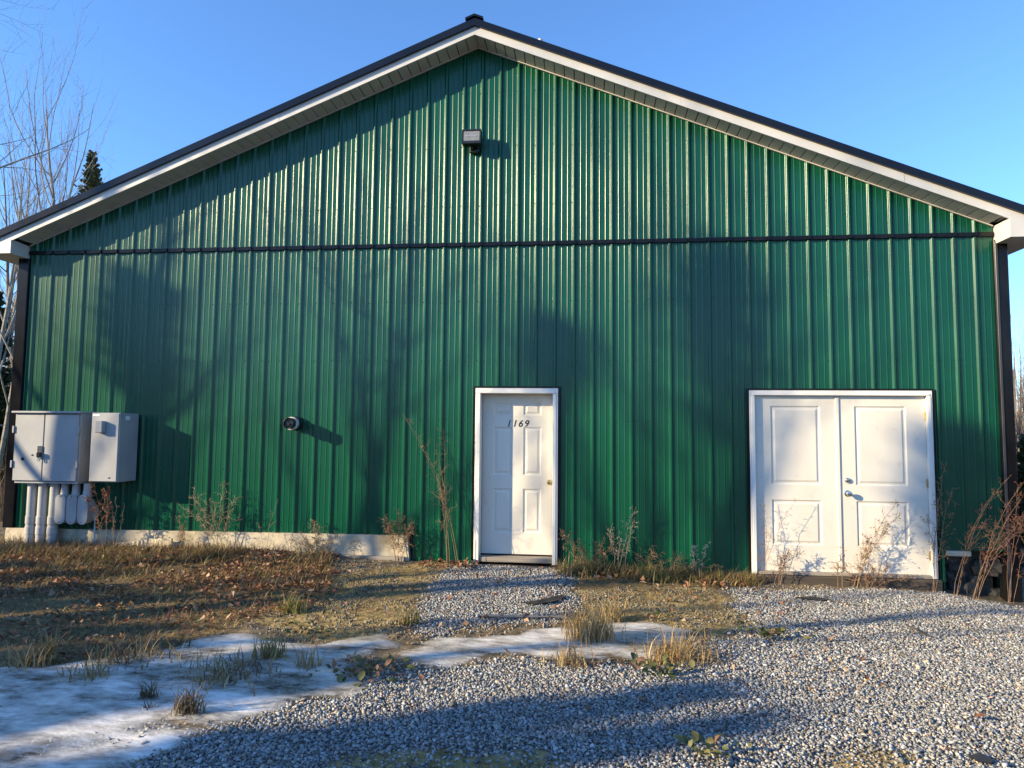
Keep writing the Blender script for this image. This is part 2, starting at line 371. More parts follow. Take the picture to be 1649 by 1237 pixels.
# ice: a sheet that surfaces out of the ground where the puddles froze
def ice_material():
    m = bpy.data.materials.new('ice'); m.use_nodes = True; t = m.node_tree; N = t.nodes; L = t.links; b = N['Principled BSDF']
    geo = N.new('ShaderNodeNewGeometry'); mp = N.new('ShaderNodeMapping'); mp.inputs['Scale'].default_value = (.7, 1.5, 1); mp.inputs['Rotation'].default_value = (0, 0, .35)
    L.new(geo.outputs['Position'], mp.inputs['Vector'])
    def noise(s, d, r=.55):
        n = N.new('ShaderNodeTexNoise'); n.inputs['Scale'].default_value = s; n.inputs['Detail'].default_value = d; n.inputs['Roughness'].default_value = r
        L.new(mp.outputs[0], n.inputs['Vector']); return n.outputs[0]
    r = N.new('ShaderNodeValToRGB'); L.new(noise(1.7, 8, .62), r.inputs[0]); e = r.color_ramp.elements
    for _ in range(2): e.new(.5)
    for q, (p, c) in zip(e, [(.28, (.42, .39, .32)), (.40, (.72, .69, .62)), (.52, (.90, .87, .82)), (.70, (.95, .93, .89))]): q.position = p; q.color = (*c, 1)
    L.new(r.outputs[0], b.inputs['Base Color'])
    rr = N.new('ShaderNodeMapRange'); rr.inputs[1].default_value = .35; rr.inputs[2].default_value = .7; rr.inputs[3].default_value = .22; rr.inputs[4].default_value = .5
    L.new(noise(5, 5), rr.inputs[0]); L.new(rr.outputs[0], b.inputs['Roughness']); b.inputs['IOR'].default_value = 1.31
    ta = N.new('ShaderNodeAttribute'); ta.attribute_name = 'thick'
    ad = N.new('ShaderNodeMath'); ad.operation = 'MULTIPLY_ADD'; L.new(noise(2.6, 10, .72), ad.inputs[0]); ad.inputs[1].default_value = 3.6; ad.inputs[2].default_value = -1.75
    sm = N.new('ShaderNodeMath'); sm.operation = 'ADD'; L.new(ta.outputs['Fac'], sm.inputs[0]); L.new(ad.outputs[0], sm.inputs[1])
    mr = N.new('ShaderNodeMapRange'); mr.inputs[1].default_value = .55; mr.inputs[2].default_value = 1.40; mr.inputs[4].default_value = .92; L.new(sm.outputs[0], mr.inputs[0]); L.new(mr.outputs[0], b.inputs['Alpha'])
    bp = N.new('ShaderNodeBump'); bp.inputs['Strength'].default_value = .6; bp.inputs['Distance'].default_value = .012
    L.new(noise(14, 8, .7), bp.inputs['Height']); L.new(bp.outputs[0], b.inputs['Normal'])
    return m
ice_h = blur(m_ice, 2); m_is = blur(m_ice, 8)
ZI = ground_z(XX, YY) * .0 + blur(ground_z(XX, YY), 12) - .006 + .022 * (ice_h - .5) + .020 * (fbm(XX, YY, 3.2, 91, 5) - .5) + .006
me, used = grid_mesh('ice_sheet', XX, YY, ZI, keep=(ice_h > .05) & nearm); me.materials.append(ice_material())
a = me.color_attributes.new('thick', 'FLOAT_COLOR', 'POINT'); th = np.repeat(ice_h.ravel()[used][:, None], 4, 1); a.data.foreach_set('color', th.astype(np.float32).ravel())
tag(place('ice_sheet', me, None, (0, 0, 0)), 'frozen white puddle spread over the low ground', 'ice', kind='structure')

# ------------------------------------------------------------------ loose gravel (nobody could count it)
def stones(name, xs, ys, size, label, warm=False):
    n = len(xs)
    base = np.array([(x, y, z) for x in (-1, 1) for y in (-1, 1) for z in (-1, 1)], float) * .5
    V = base[None] * (1 + R.uniform(-.42, .3, (n, 8, 3))) + R.uniform(-.12, .12, (n, 8, 3))
    V *= np.stack([R.uniform(.9, 1.5, n), R.uniform(.7, 1.05, n), R.uniform(.45, .8, n)], -1)[:, None, :]
    A = R.uniform(0, 2 * math.pi, n); B_ = R.normal(0, .45, n); C_ = R.normal(0, .45, n)
    def rot(V, i, j, a):
        c, s_ = np.cos(a)[:, None], np.sin(a)[:, None]; p, q = V[..., i].copy(), V[..., j].copy()
        V[..., i] = c * p - s_ * q; V[..., j] = s_ * p + c * q
    rot(V, 1, 2, B_); rot(V, 0, 2, C_); rot(V, 0, 1, A)
    V *= size[:, None, None]
    V += np.stack([xs, ys, zg(xs, ys) + size * R.uniform(-.15, .55, n)], -1)[:, None, :]
    fq = np.array([(0, 1, 3, 2), (4, 6, 7, 5), (0, 4, 5, 1), (2, 3, 7, 6), (0, 2, 6, 4), (1, 5, 7, 3)])
    ft = np.concatenate([fq[:, [0, 1, 2]], fq[:, [0, 2, 3]]])
    F = (ft[None] + (np.arange(n) * 8)[:, None, None]).reshape(-1, 3)
    me = bpy.data.meshes.new(name); me.vertices.add(n * 8); me.vertices.foreach_set('co', V.astype(np.float32).ravel())
    me.loops.add(F.size); me.loops.foreach_set('vertex_index', F.ravel().astype(np.int32))
    me.polygons.add(len(F)); me.polygons.foreach_set('loop_start', np.arange(0, F.size, 3, dtype=np.int32)); me.update()
    v = R.beta(2.0, 2.6, n) * .52 + .08; tint = R.random(n)
    c = np.stack([v * .98, v, v * 1.01], -1)
    if warm: v = v * .62; c = np.stack([v * 1.2, v, v * .66], -1)
    wm = tint > .80; c[wm] = np.stack([v * 1.18, v, v * .78], -1)[wm]
    red = tint > .975; c[red] = np.stack([v * 1.15, v * .8, v * .65], -1)[red]
    gr = tint < .12; c[gr] = np.stack([v * .95, v * 1.0, v * .92], -1)[gr]
    a = me.color_attributes.new('col', 'FLOAT_COLOR', 'POINT')
    a.data.foreach_set('color', np.concatenate([np.repeat(c, 8, 0), np.ones((n * 8, 1))], 1).astype(np.float32).ravel())
    me.materials.append(MATS['stone']); o = place(name, me, None, (0, 0, 0))
    return tag(o, label, 'gravel', kind='stuff')
sx, sy = np.meshgrid(np.arange(-3.2, 8.0, .0140), np.arange(-6.2, -.02, .0140))
sx = (sx + R.uniform(-.0085, .0085, sx.shape)).ravel(); sy = (sy + R.uniform(-.0085, .0085, sy.shape)).ravel()
vx = sx - CAM[0]; vy = sy - CAM[1]; dep = vx * CF[0] + vy * CF[1]; lat = (vx * CR[0] + vy * CR[1]) / dep
ok = (dep > 2.2) & (np.abs(lat) < .98) & (R.random(len(sx)) < np.clip((sample(m_gs, sx, sy) - .10) * 1.25 * np.clip(3.4 * fbm(sx, sy, 1.5, 61, 5) - .95 + .9 * sample(m_gs, sx, sy), .22, 1) + .02 + .05 * (sample(m_gs, sx, sy) > .03), 0, 1) * np.where(sy > -2.6, .8, 1))
ok &= ~((sy > -.10) & (sx > -.8))
sx, sy = sx[ok], sy[ok]
stones('gravel', sx, sy, (.0065 + .0125 * R.beta(1.3, 2.2, len(sx))) * np.where(R.random(len(sx)) > .975, 1.6, 1), 'loose grey crushed stone in front of the doors')
print('stones', len(sx))

# ------------------------------------------------------------------ the building
K = .406; ZS = 6.38                        # rake slope, soffit height at the ridge
SP = .2286; C0 = 24.72                     # rib spacing, rib index at the ridge
def zs(x): return ZS - K * abs(x)
HW = 5.975
bld = thing('metal_building', (0, 0, 0), 'large green ribbed metal building with white rake trim and dark roof edge', 'building')
DOOR = (.026, 1.023, .0, 2.083); DD = (3.24, 5.245, -.03, 2.065)
def siding_bottom(x):
    if x < -.725: return .272 + (x + 5.9) * .006
    if x < 5.33: return -.25
    return .285
def cuts(x):                                # openings a strip at x has to leave free
    for o in (DOOR, DD):
        if o[0] + .02 < x < o[1] - .02: return o
    return None
TRIM_Z = 3.86
def rib_profile(x0, x1):
    """(x, y, normal) points of the pressed sheet between x0 and x1"""
    pts = []
    def bend(x, y, n0, n1, r):
        pts.append((x - r, y[0], n0)); pts.append((x + r, y[1], n1))
    fl = (0., -1.)
    i0 = int(math.floor(x0 / SP + C0)) - 1; i1 = int(math.ceil(x1 / SP + C0)) + 1
    P = []
    for i in range(i0, i1 + 1):
        c = (i - C0) * SP
        # major rib: foot, shoulder, shoulder, foot
        for (dx, y) in ((-.027, 0), (-.011, -.020), (.011, -.020), (.027, 0)): P.append((c + dx, y))
        for fr in (.36, .67):
            m_ = c + SP * fr
            for (dx, y) in ((-.008, 0), (-.003, -.0032), (.003, -.0032), (.008, 0)): P.append((m_ + dx, y))
    P = np.array(P); out = []
    for k in range(1, len(P) - 1):
        a, b_, c_ = P[k - 1], P[k], P[k + 1]
        d0 = b_ - a; d1 = c_ - b_; l0 = np.linalg.norm(d0); l1 = np.linalg.norm(d1); d0 /= l0; d1 /= l1
        r = min(.0045, l0 * .4, l1 * .4)
        out.append((*(b_ - d0 * r), d0[1], -d0[0])); out.append((*(b_ + d1 * r), d1[1], -d1[0]))
    out = np.array(out)
    for bx in [x0, x1, 0.0, DOOR[0] + .02, DOOR[1] - .02, DD[0] + .02, DD[1] - .02, -.725, 5.33]:
        if x0 - 1e-6 <= bx <= x1 + 1e-6:
            for e in (-1e-5, 1e-5):
                x = bx + e; k = np.searchsorted(out[:, 0], x); a, c_ = out[k - 1], out[k]; t = (x - a[0]) / (c_[0] - a[0])
                out = np.insert(out, k, a + (c_ - a) * t, 0)
    return out[(out[:, 0] > x0 - 5e-6) & (out[:, 0] < x1 + 5e-6)]
def wall_panel(x0, x1, upper):
    pr = rib_profile(x0, x1); V = []; F = []; NN = []
    for k in range(len(pr) - 1):
        a, c_ = pr[k], pr[k + 1]; xm = (a[0] + c_[0]) / 2
        if c_[0] - a[0] < 3e-5: continue
        if upper: seg = [((TRIM_Z - .01, TRIM_Z - .01), (max(zs(a[0]), TRIM_Z) - .006, max(zs(c_[0]), TRIM_Z) - .006))]
        else:
            lo = siding_bottom(xm); o = cuts(xm); seg = [((lo, lo), (TRIM_Z, TRIM_Z))]
            if o: seg = [((o[3] - .02,) * 2, (TRIM_Z,) * 2)]
        for (l0, l1), (h0, h1) in seg:
            if h0 - l0 < .001 and h1 - l1 < .001: continue
            # split tall strips so that the sheet can bow a little between the girts
            nz = 1 if upper else 8
            for q in range(nz):
                b0 = l0 + (h0 - l0) * q / nz; b1 = l1 + (h1 - l1) * q / nz; t0 = l0 + (h0 - l0) * (q + 1) / nz; t1 = l1 + (h1 - l1) * (q + 1) / nz
                b = len(V); V += [(a[0], a[1], b0), (c_[0], c_[1], b1), (c_[0], c_[1], t1), (a[0], a[1], t0)]
                NN += [(a[2], a[3], 0), (c_[2], c_[3], 0), (c_[2], c_[3], 0), (a[2], a[3], 0)]; F.append((b, b + 1, b + 2, b + 3))
    if not V: return
    V = np.array(V); V[:, 1] += -.012 if upper else 0
    og = (V.min(0) + V.max(0)) / 2
    me = bpy.data.meshes.new('wall_panel'); me.from_pydata((V - og).tolist(), [], F)
    me.polygons.foreach_set('use_smooth', np.ones(len(F), bool)); me.normals_split_custom_set_from_vertices([tuple(n) for n in NN])
    me.materials.append(MATS['green_steel']); place('wall_panel', me, bld, og)
PW = SP * 4; edges = [-HW]; x = (-C0 + 1.12) * SP
while x < HW - .2:
    if x > -HW + .2: edges.append(x)
    x += PW
edges.append(HW)
for a_, b_ in zip(edges[:-1], edges[1:]):
    wall_panel(a_, b_, False); wall_panel(a_, b_, True)
# dark flashing band where upper and lower sheets meet, notched over the ribs
b = MB(); b.box(-HW, HW, -.031, .01, TRIM_Z - .022, TRIM_Z + .024)
for i in range(-2, 53):
    c = (i - C0) * SP
    if abs(c) < HW - .03: b.box(c - .02, c + .02, -.046, -.032, TRIM_Z - .02, TRIM_Z + .022)
b.build('flashing_band', 'dark_trim', bld)
# screw heads beside every major rib
b = MB()
def screw(x, z, y=0.0):
    n = 6; an = np.arange(n) * math.pi / 3
    V = [(x + .007 * math.cos(t), y - .001, z + .007 * math.sin(t)) for t in an] + [(x + .0055 * math.cos(t), y - .007, z + .0055 * math.sin(t)) for t in an]
    b.add(V, [(j, j + n, (j + 1) % n + n, (j + 1) % n) for j in range(n)] + [tuple(range(n, 2 * n))])
for i in range(-1, 52):
    c = (i - C0) * SP
    for z in (.42, 1.05, 1.70, 2.42, 3.15, 4.35, 5.1, 5.8):
        for dx in (-.04, .045):
            x = c + dx; o = cuts(x)
            if abs(x) > HW - .03 or z > zs(x) - .1 or (o and o[2] - .1 < z < o[3] + .1) or z < siding_bottom(x) + .05: continue
            screw(x, z + R.normal(0, .006), -.012 if z > TRIM_Z else 0)
b.build('screws', 'screw', bld, kind='stuff')
# corner trims, other walls
for s in (-1, 1):
    b = MB(); xs_ = sorted((s * 5.965, s * 6.115)); b.box(xs_[0], xs_[1], -.036, .12, -.35 if s > 0 else .27, 3.79, bev=.006)
    b.build('corner_trim', 'dark_trim', bld)
    if s > 0: one('corner_lit_strip', 'lit_trim_grey', bld, (5.972, 6.0, -.046, -.0365, -.2, 3.768), bev=.003)  # strip paints the lit reflection along the right corner trim
for s in (-1, 1):
    V = []; F = []; b = MB(); n = 52
    for i in range(n):
        y0 = .12 + i * SP
        for (u0, d0, u1, d1) in ((0, 0, .17, 0), (.17, 0, .186, .02), (.186, .02, .212, .02), (.212, .02, SP, 0)):
            b.add([(s * (6.06 + d0), y0 + u0, -.4), (s * (6.06 + d1), y0 + u1, -.4), (s * (6.06 + d1), y0 + u1, 3.79), (s * (6.06 + d0), y0 + u0, 3.79)], [(0, 1, 2, 3)])
    b.build('side_wall', 'green_steel', bld)
BK = .12 + 52 * SP
MB().add([(-6.06, BK, -.4), (6.06, BK, -.4), (6.06, BK, 3.9), (0, BK, 6.3), (-6.06, BK, 3.9)], [(0, 1, 2, 3, 4)]).build('back_wall', 'green_steel', bld)
# inner lining so that no light leaks in behind the sheets
one('wall_lining', 'dark_wood', bld, (-5.95, -.76, .22, .26, .05, 3.8), (-.76, .02, .22, .26, -.2, 3.8), (1.03, 3.22, .22, .26, -.3, 3.8), (5.26, 5.95, .22, .26, -.3, 3.8), (.02, 1.03, .22, .26, 2.1, 3.8), (3.22, 5.26, .22, .26, 2.1, 3.8))
# roof: sheets, rake trims, ridge cap
RO = .178                                    # roof surface above the soffit
XE = 6.46
def sloped(b, s, xa, xb, y0, y1, o0, o1):
    """bar along one rake between |x|=xa..xb, height offsets o0..o1 above the soffit line"""
    V = []
    for X in (xa, xb):
        z = ZS - K * X
        for y in (y0, y1):
            for o in (o0, o1): V.append((s * X, y, z + o))
    F = [(0, 2, 3, 1), (4, 5, 7, 6), (0, 1, 5, 4), (2, 6, 7, 3), (0, 4, 6, 2), (1, 3, 7, 5)]
    if s < 0: F = [f[::-1] for f in F]
    return b.add(V, F)
roof = None
for s in (-1, 1):
    b = MB(); sloped(b, s, 0, XE, -.30, BK + .3, RO - .03, RO)
    o = b.build('roof_sheet', 'roof_steel', bld)
    b = MB()
    for j in range(54):
        y = -.2 + j * SP
        if y < BK + .2: sloped(b, s, 0.02, XE - .01, y, y + .04, RO + .001, RO + .02)
    b.build('roof_ribs', 'roof_steel', o)
    b = MB(); sloped(b, s, 0.0, XE + .01, -.345, -.312, .100, RO + .012); sloped(b, s, 0, XE, -.311, -.10, RO + .021, RO + .026)
    b.build('rake_trim', 'roof_steel', bld)
    for k_, (xa, xb) in enumerate(((0.0, 2.45), (2.452, 4.9), (4.902, XE - .02))):
        b = MB(); sloped(b, s, xa, xb, -.309 - .0025 * (k_ % 2), -.288, .0 - .0015 * (k_ % 2), .108); b.build('rake_fascia', 'white_metal', bld)
b = MB(); 
for s in (-1, 1): sloped(b, s, 0.0, .11, -.365, BK + .3, RO + .028, RO + .055)
rc = b.build('ridge_cap', 'roof_steel', bld)
# soffit boards along the rakes
bw = .121; bl = math.hypot(1, K)
me_b = None; sof = {}
for s in (-1, 1):
    o = bpy.data.objects.new('soffit', None); COL.objects.link(o); o.parent = bld; o.location = (s * 3, -.15, zs(3)); WORLD[o.name] = np.array((s * 3, -.15, zs(3))); sof[s] = o
    for j in range(int(5.97 / bw)):
        x0 = j * bw; x1 = x0 + bw - .006; V = []
        pr = [(x0, .012), (x0 + .005, 0), (x1 - .005, 0), (x1, .012)]
        b = MB(); V = []
        for X, dz in pr:
            for y in (-.287, .002): V.append((s * X, y, ZS - K * X + .002 + dz))
        F = [(0, 1, 3, 2), (2, 3, 5, 4), (4, 5, 7, 6)]
        if s > 0: F = [f[::-1] for f in F]
        b.add(V, F); b.build('soffit_board', 'soffit_vinyl', o)
    b = MB(); sloped(b, s, 0, 5.97, -.287, .05, .018, .03); b.build('soffit_backing', 'dark_trim', bld)
    b = MB(); sloped(b, s, 0, 5.96, -.046, -.024, -.016, -.003); b.build('soffit_channel', 'soffit_vinyl', bld)
    # boxed eave return
    V = []; ZB = 3.785 if s < 0 else 3.745
    for y in (-.306, -.002):
        V += [(s * 5.985, y, ZB), (s * (XE - .03), y, ZB), (s * (XE - .03), y, zs(XE - .03) + .02), (s * 5.985, y, zs(5.985) + (.02 if y < -.1 else .0))]
    V = np.array(V); V[:, 1] += 0
    F = [(0, 1, 2, 3), (4, 7, 6, 5), (0, 4, 5, 1), (0, 3, 7, 4), (1, 5, 6, 2), (3, 2, 6, 7)]
    if s < 0: F = [f[::-1] for f in F]
    V[:4, 1] = -.3115
    MB().add(V, F).build('eave_return', 'white_metal', bld)
    xs_ = sorted((s * 6.12, s * (XE - .03))); one('eave_soffit', 'white_metal', bld, (xs_[0], xs_[1], 0, BK + .2, ZB + .001, ZB + .1))

def panel_fill(b, x0, x1, z0, z1, y, inv=1):
    """moulded raised panel filling a hole in a door leaf"""
    rings = [(0, 0), (.014, .011), (.028, .011), (.050, .002)]
    V = []
    for d, dy in rings: V += [(x0 + d, y + dy, z0 + d), (x1 - d, y + dy, z0 + d), (x1 - d, y + dy, z1 - d), (x0 + d, y + dy, z1 - d)]
    F = [(i * 4 + j, i * 4 + (j + 1) % 4, i * 4 + 4 + (j + 1) % 4, i * 4 + 4 + j) for i in range(3) for j in range(4)] + [(12, 13, 14, 15)]
    return b.add(V, F)
def leaf_with_holes(x0, x1, z0, z1, y, holes, parent, thick=.044):
    xs_ = sorted({x0, x1, *[h[0] for h in holes], *[h[1] for h in holes]}); zz = sorted({z0, z1, *[h[2] for h in holes], *[h[3] for h in holes]})
    b = MB()
    for i in range(len(xs_) - 1):
        for j in range(len(zz) - 1):
            cx, cz = (xs_[i] + xs_[i + 1]) / 2, (zz[j] + zz[j + 1]) / 2
            if any(h[0] < cx < h[1] and h[2] < cz < h[3] for h in holes): continue
            b.add([(xs_[i], y, zz[j]), (xs_[i + 1], y, zz[j]), (xs_[i + 1], y, zz[j + 1]), (xs_[i], y, zz[j + 1])], [(0, 1, 2, 3)])
    b.add([(x0, y, z0), (x1, y, z0), (x1, y, z1), (x0, y, z1), (x0, y + thick, z0), (x1, y + thick, z0), (x1, y + thick, z1), (x0, y + thick, z1)],
          [(0, 4, 5, 1), (1, 5, 6, 2), (2, 6, 7, 3), (3, 7, 4, 0), (4, 7, 6, 5)])
    b.build('door_leaf', 'door_paint', parent)
    for h in holes: panel_fill(MB(), *h, y).build('door_panel', 'door_paint', parent)
def frame(parent, o, wid, y0, y1, top=True, inner=None):
    x0, x1, z0, z1 = o
    for (a0, a1) in ((x0, x0 + wid), (x1 - wid, x1)):
        one('frame_jamb', 'frame_paint', parent, (a0, a1, y0, y1, z0, z1 - wid - .0005), bev=.004)
        e = (a0 + wid * .55, a1 - .001) if a0 == x0 else (a0 + .001, a1 - wid * .55)
        one('jamb_step', 'frame_paint', parent, (e[0] - .012 if a0 == x0 else e[0], e[1] if a0 == x0 else e[1] + .012, y0 - .008, y0 - .0002, z0 + .002, z1 - wid - .003), bev=.003)
    one('frame_head', 'frame_paint', parent, (x0, x1, y0, y1, z1 - wid, z1), bev=.004)
    one('head_step', 'frame_paint', parent, (x0 + wid * .5, x1 - wid * .5, y0 - .008, y0 - .0002, z1 - wid + .001, z1 - wid * .5), bev=.003)
    # dark channel that edges the opening in the siding
    one('channel_trim', 'dark_trim', parent, (x0 - .028, x0 - .003, -.030, .01, z0, z1 + .022), (x1 + .003, x1 + .028, -.030, .01, z0, z1 + .022), (x0 - .003, x1 + .003, -.031, .01, z1 + .004, z1 + .025))
# --- numbered single door
d1 = bpy.data.objects.new('door', None); COL.objects.link(d1); d1.parent = bld; d1.location = (.525, 0, 0); WORLD[d1.name] = np.array((.525, 0, 0.))
d1['label'] = 'white six panel door numbered 1169'
frame(d1, DOOR, .062, -.042, .20)
lx0, lx1, lz0, lz1 = .090, .959, .085, 2.018; LY = .142
cw, ch = (lx1 - lx0) / (632 - 215), (lz1 - lz0) / (1108 - 137)
def H(a, b_, c, d): return (lx0 + (a - 215) * cw, lx0 + (b_ - 215) * cw, lz1 - (d - 137) * ch, lz1 - (c - 137) * ch)
leaf_with_holes(lx0, lx1, lz0, lz1, LY, [H(281, 392, 186, 268), H(457, 563, 186, 268), H(281, 392, 338, 632), H(457, 563, 338, 632), H(281, 392, 714, 980), H(457, 563, 714, 980)], d1)
one('threshold', 'weathered_wood', d1, (.0885, .9605, -.03, .2, .012, .068), bev=.006)
one('weather_strip', 'dark_trim', d1, (.0886, .0898, .12, .18, .07, 2.02), (.9595, .9605, .12, .18, .07, 2.02), (.0886, .9604, .125, .18, .070, .083))
def digits(text, x, z, size, gap, shear):
    for i, ch_ in enumerate(text):
        cu = bpy.data.curves.new('house_number_digit', 'FONT'); cu.body = ch_; cu.size = size; cu.shear = shear; cu.extrude = .0006; cu.offset = .0013; cu.align_x = 'CENTER'
        t = bpy.data.objects.new('digit_source', cu); COL.objects.link(t)
        bpy.context.view_layer.update()
        me = bpy.data.meshes.new_from_object(t.evaluated_get(bpy.context.evaluated_depsgraph_get())); me.name = 'house_number_digit'
        bpy.data.objects.remove(t); me.materials.clear(); me.materials.append(MATS['number_black'])
        M = Matrix.Rotation(math.radians(90), 4, 'X'); me.transform(M)
        place('house_number_digit', me, d1, (x + gap * i, LY - .0015, z))
digits('1169', .412, 1.622, .116, .072, .25)
b = MB(); kx, kz = lx0 + (612 - 215) * cw, lz1 - (672 - 137) * ch
lathe_y(b, kx, kz, [(LY, .032), (LY - .006, .032), (LY - .010, .014), (LY - .035, .012), (LY - .042, .024), (LY - .058, .028), (LY - .068, .022), (LY - .071, .0)], 20); b.build('door_knob', 'brass', d1, smooth=True)
# --- double door
d2 = bpy.data.objects.new('double_door', None); COL.objects.link(d2); d2.parent = bld; d2.location = (4.24, 0, 0); WORLD[d2.name] = np.array((4.24, 0, 0.))
d2['label'] = 'white double door with two panels in each leaf'
frame(d2, DD, .058, -.042, .10)
Y2 = .004; a0, a1 = 3.300, 5.185; mid = 4.232; z0, z1 = .005, 2.005
f2x = lambda c: a0 + (c - 118) / (1085 - 118) * (a1 - a0)
f2z = lambda c: z1 - (c - 105) / (1095 - 105) * (z1 - z0)
leaf_with_holes(a0, mid - .004, z0, z1, Y2, [(f2x(213), f2x(496), f2z(610), f2z(163)), (f2x(213), f2x(496), f2z(950), f2z(697))], d2)
leaf_with_holes(mid + .004, a1, z0, z1, Y2, [(f2x(690), f2x(978), f2z(610), f2z(163)), (f2x(690), f2x(978), f2z(950), f2z(697))], d2)
one('astragal', 'door_paint', d2, (mid - .028, mid + .012, Y2 - .014, Y2 - .001, z0 + .01, z1 - .005), bev=.004)
one('threshold', 'weathered_wood', d2, (DD[0] + .06, DD[1] - .06, -.04, .1, -.032, .003), bev=.004)
for z in (.22, 1.02, 1.78):
    one('hinge', 'brass', d2, (a1 - .012, a1 + .012, Y2 - .018, Y2 - .002, z - .05, z + .05), bev=.004)
kx = mid + .085
b = MB(); lathe_y(b, kx, f2z(655), [(Y2, .036), (Y2 - .008, .036), (Y2 - .014, .016), (Y2 - .04, .014), (Y2 - .046, .028), (Y2 - .062, .033), (Y2 - .074, .026), (Y2 - .078, 0)], 24); b.build('door_knob', 'nickel', d2, smooth=True)
b = MB(); lathe_y(b, kx + .005, f2z(582), [(Y2, .032), (Y2 - .014, .030), (Y2 - .022, .022), (Y2 - .024, 0)], 24); b.build('deadbolt', 'nickel', d2, smooth=True)
one('sill_timber', 'dark_wood', bld, (DD[0] - .02, DD[1] + .03, -.075, .06, -.19, -.036), bev=.008)
# --- foundation on the left, rubble on the right
def rough_slab(name, m, parent, x0, x1, y0, y1, zb, ztop, nx=90, nz=10, amp=.008, bottom=None, seed=5, edge=0):
    xs_ = np.linspace(x0, x1, nx); b = MB(); V = []
    for i, X in enumerate(xs_):
        zt = ztop(X) - edge * max(0, vnoise(X * 5, 0, seed) - .35); z_b = zb if bottom is None else bottom(X)
        for j in range(nz + 1):
            t = j / nz; z = z_b + (zt - z_b) * t
            V.append((X, y0 + amp * (fbm(X, z, 3, seed) - .5) * 2 + amp * .6 * (vnoise(X * 14, z * 14, seed + 1) - .5), z))
        V.append((X, y1, zt))
    m_ = nz + 2; F = [(i * m_ + j, (i + 1) * m_ + j, (i + 1) * m_ + j + 1, i * m_ + j + 1) for i in range(nx - 1) for j in range(m_ - 1)]
    b.add(V, F)
    for X, fl in ((x0, 0), (x1, 1)):
        zt = ztop(X); q = [(X, y0, zb), (X, y1, zb), (X, y1, zt), (X, y0, zt)]; b.add(q, [(0, 1, 2, 3) if fl else (3, 2, 1, 0)])
    return b.build(name, m, parent)
fnd = rough_slab('concrete_foundation', 'concrete', bld, -6.06, -.725, -.045, .2, -.2, lambda x: siding_bottom(x) - .004)
rough_slab('insulation_board', 'foam_blue', fnd, -4.95, -3.72, -.075, -.05, -.1, lambda x: .10 + .05 * vnoise(x * 4, 0, 3), nx=50, nz=5, amp=.006, seed=8, edge=.06)
for (xa, xb, zt) in ((-6.02, -5.62, .14), (-4.62, -3.75, .19)):
    rough_slab('broken_concrete', 'concrete', fnd, xa, xb, -.11, -.078, -.1, lambda x, zt=zt: zt + .04 * (fbm(x, 0, 6, 12) - .5), nx=24, nz=6, amp=.016, seed=int(-xa * 10), edge=.10)
one('edge_board', 'weathered_wood', fnd, (-2.3, -.80, -.10, -.052, -.06, .055), bev=.006)
rub = bpy.data.objects.new('rubble_footing', None); COL.objects.link(rub); rub.parent = bld; rub.location = (5.9, .1, 0); WORLD[rub.name] = np.array((5.9, .1, 0.))
import itertools
def rock(x, y, z, sx_, sy_, sz_, m, parent, name, seed):
    rr = np.random.default_rng(seed); u = []; n1, n2 = 7, 10
    for i in range(n1):
        th = math.pi * i / (n1 - 1)
        for j in range(n2):
            ph = 2 * math.pi * j / n2; d = np.array([math.sin(th) * math.cos(ph), math.sin(th) * math.sin(ph), math.cos(th)])
            d = np.sign(d) * np.abs(d) ** .65; u.append(d * np.array([sx_, sy_, sz_]) * (1 + rr.uniform(-.13, .13)) + (x, y, z))
    F = [(i * n2 + j, (i + 1) * n2 + j, (i + 1) * n2 + (j + 1) % n2, i * n2 + (j + 1) % n2) for i in range(n1 - 1) for j in range(n2)]
    return MB().add(u, F).build(name, m, parent)
for k in range(26):
    w = R.uniform(.05, .13); rock(R.uniform(5.4, 6.35), (.20) + R.uniform(-.05, .05), R.uniform(-.26, .2), w, .09, w * R.uniform(.5, .9), 'rubble', rub, 'stone', 100 + k)
one('footing_cap', 'concrete', rub, (5.345, 5.60, -.045, .15, .225, .282), bev=.01)

# ------------------------------------------------------------------ things fixed to the wall
# floodlight
fl = thing('floodlight', (-.045, -.02, 5.03), 'black floodlight with pale lens high on the gable above the door', 'floodlight')
def tilted(verts, c, ang):
    ca, sa = math.cos(ang), math.sin(ang); out = []
    for x, y, z in verts: out.append((c[0] + x, c[1] + y * ca - z * sa, c[2] + y * sa + z * ca))
    return out
def tbox(b, c, ang, x0, x1, y0, y1, z0, z1, bev=.006):
    t = MB().bevbox((x0, y0, z0), (x1, y1, z1), bev); return b.add(tilted(t.v[0], c, ang), t.f)
fc = (-.045, -.15, 5.16); ta = math.radians(-6)
b = MB(); tbox(b, fc, ta, -.118, .118, -.02, .055, -.095, .095, .01)
for q in ((-.118, .118, -.034, -.0205, .072, .095), (-.118, .118, -.034, -.0205, -.095, -.06), (-.118, -.103, -.034, -.0205, -.0595, .0715), (.103, .118, -.034, -.0205, -.0595, .0715)): tbox(b, fc, ta, *q, .003)
b.build('housing', 'black_plastic', fl)
b = MB(); tbox(b, fc, ta, -.1025, .1025, -.028, -.0206, -.059, .071, .004); b.build('lens', 'lens_glass', fl)
b = MB(); tbox(b, fc, ta, -.07, .07, -.0305, -.0285, .005, .02, .0007); b.build('light_strip', 'cabinet_side', fl)
b = MB()
for j in range(7): tbox(b, fc, ta, -.1 + j * .031, -.092 + j * .031, .056, .085, -.08, .08, .002)
b.build('cooling_fins', 'black_plastic', fl)
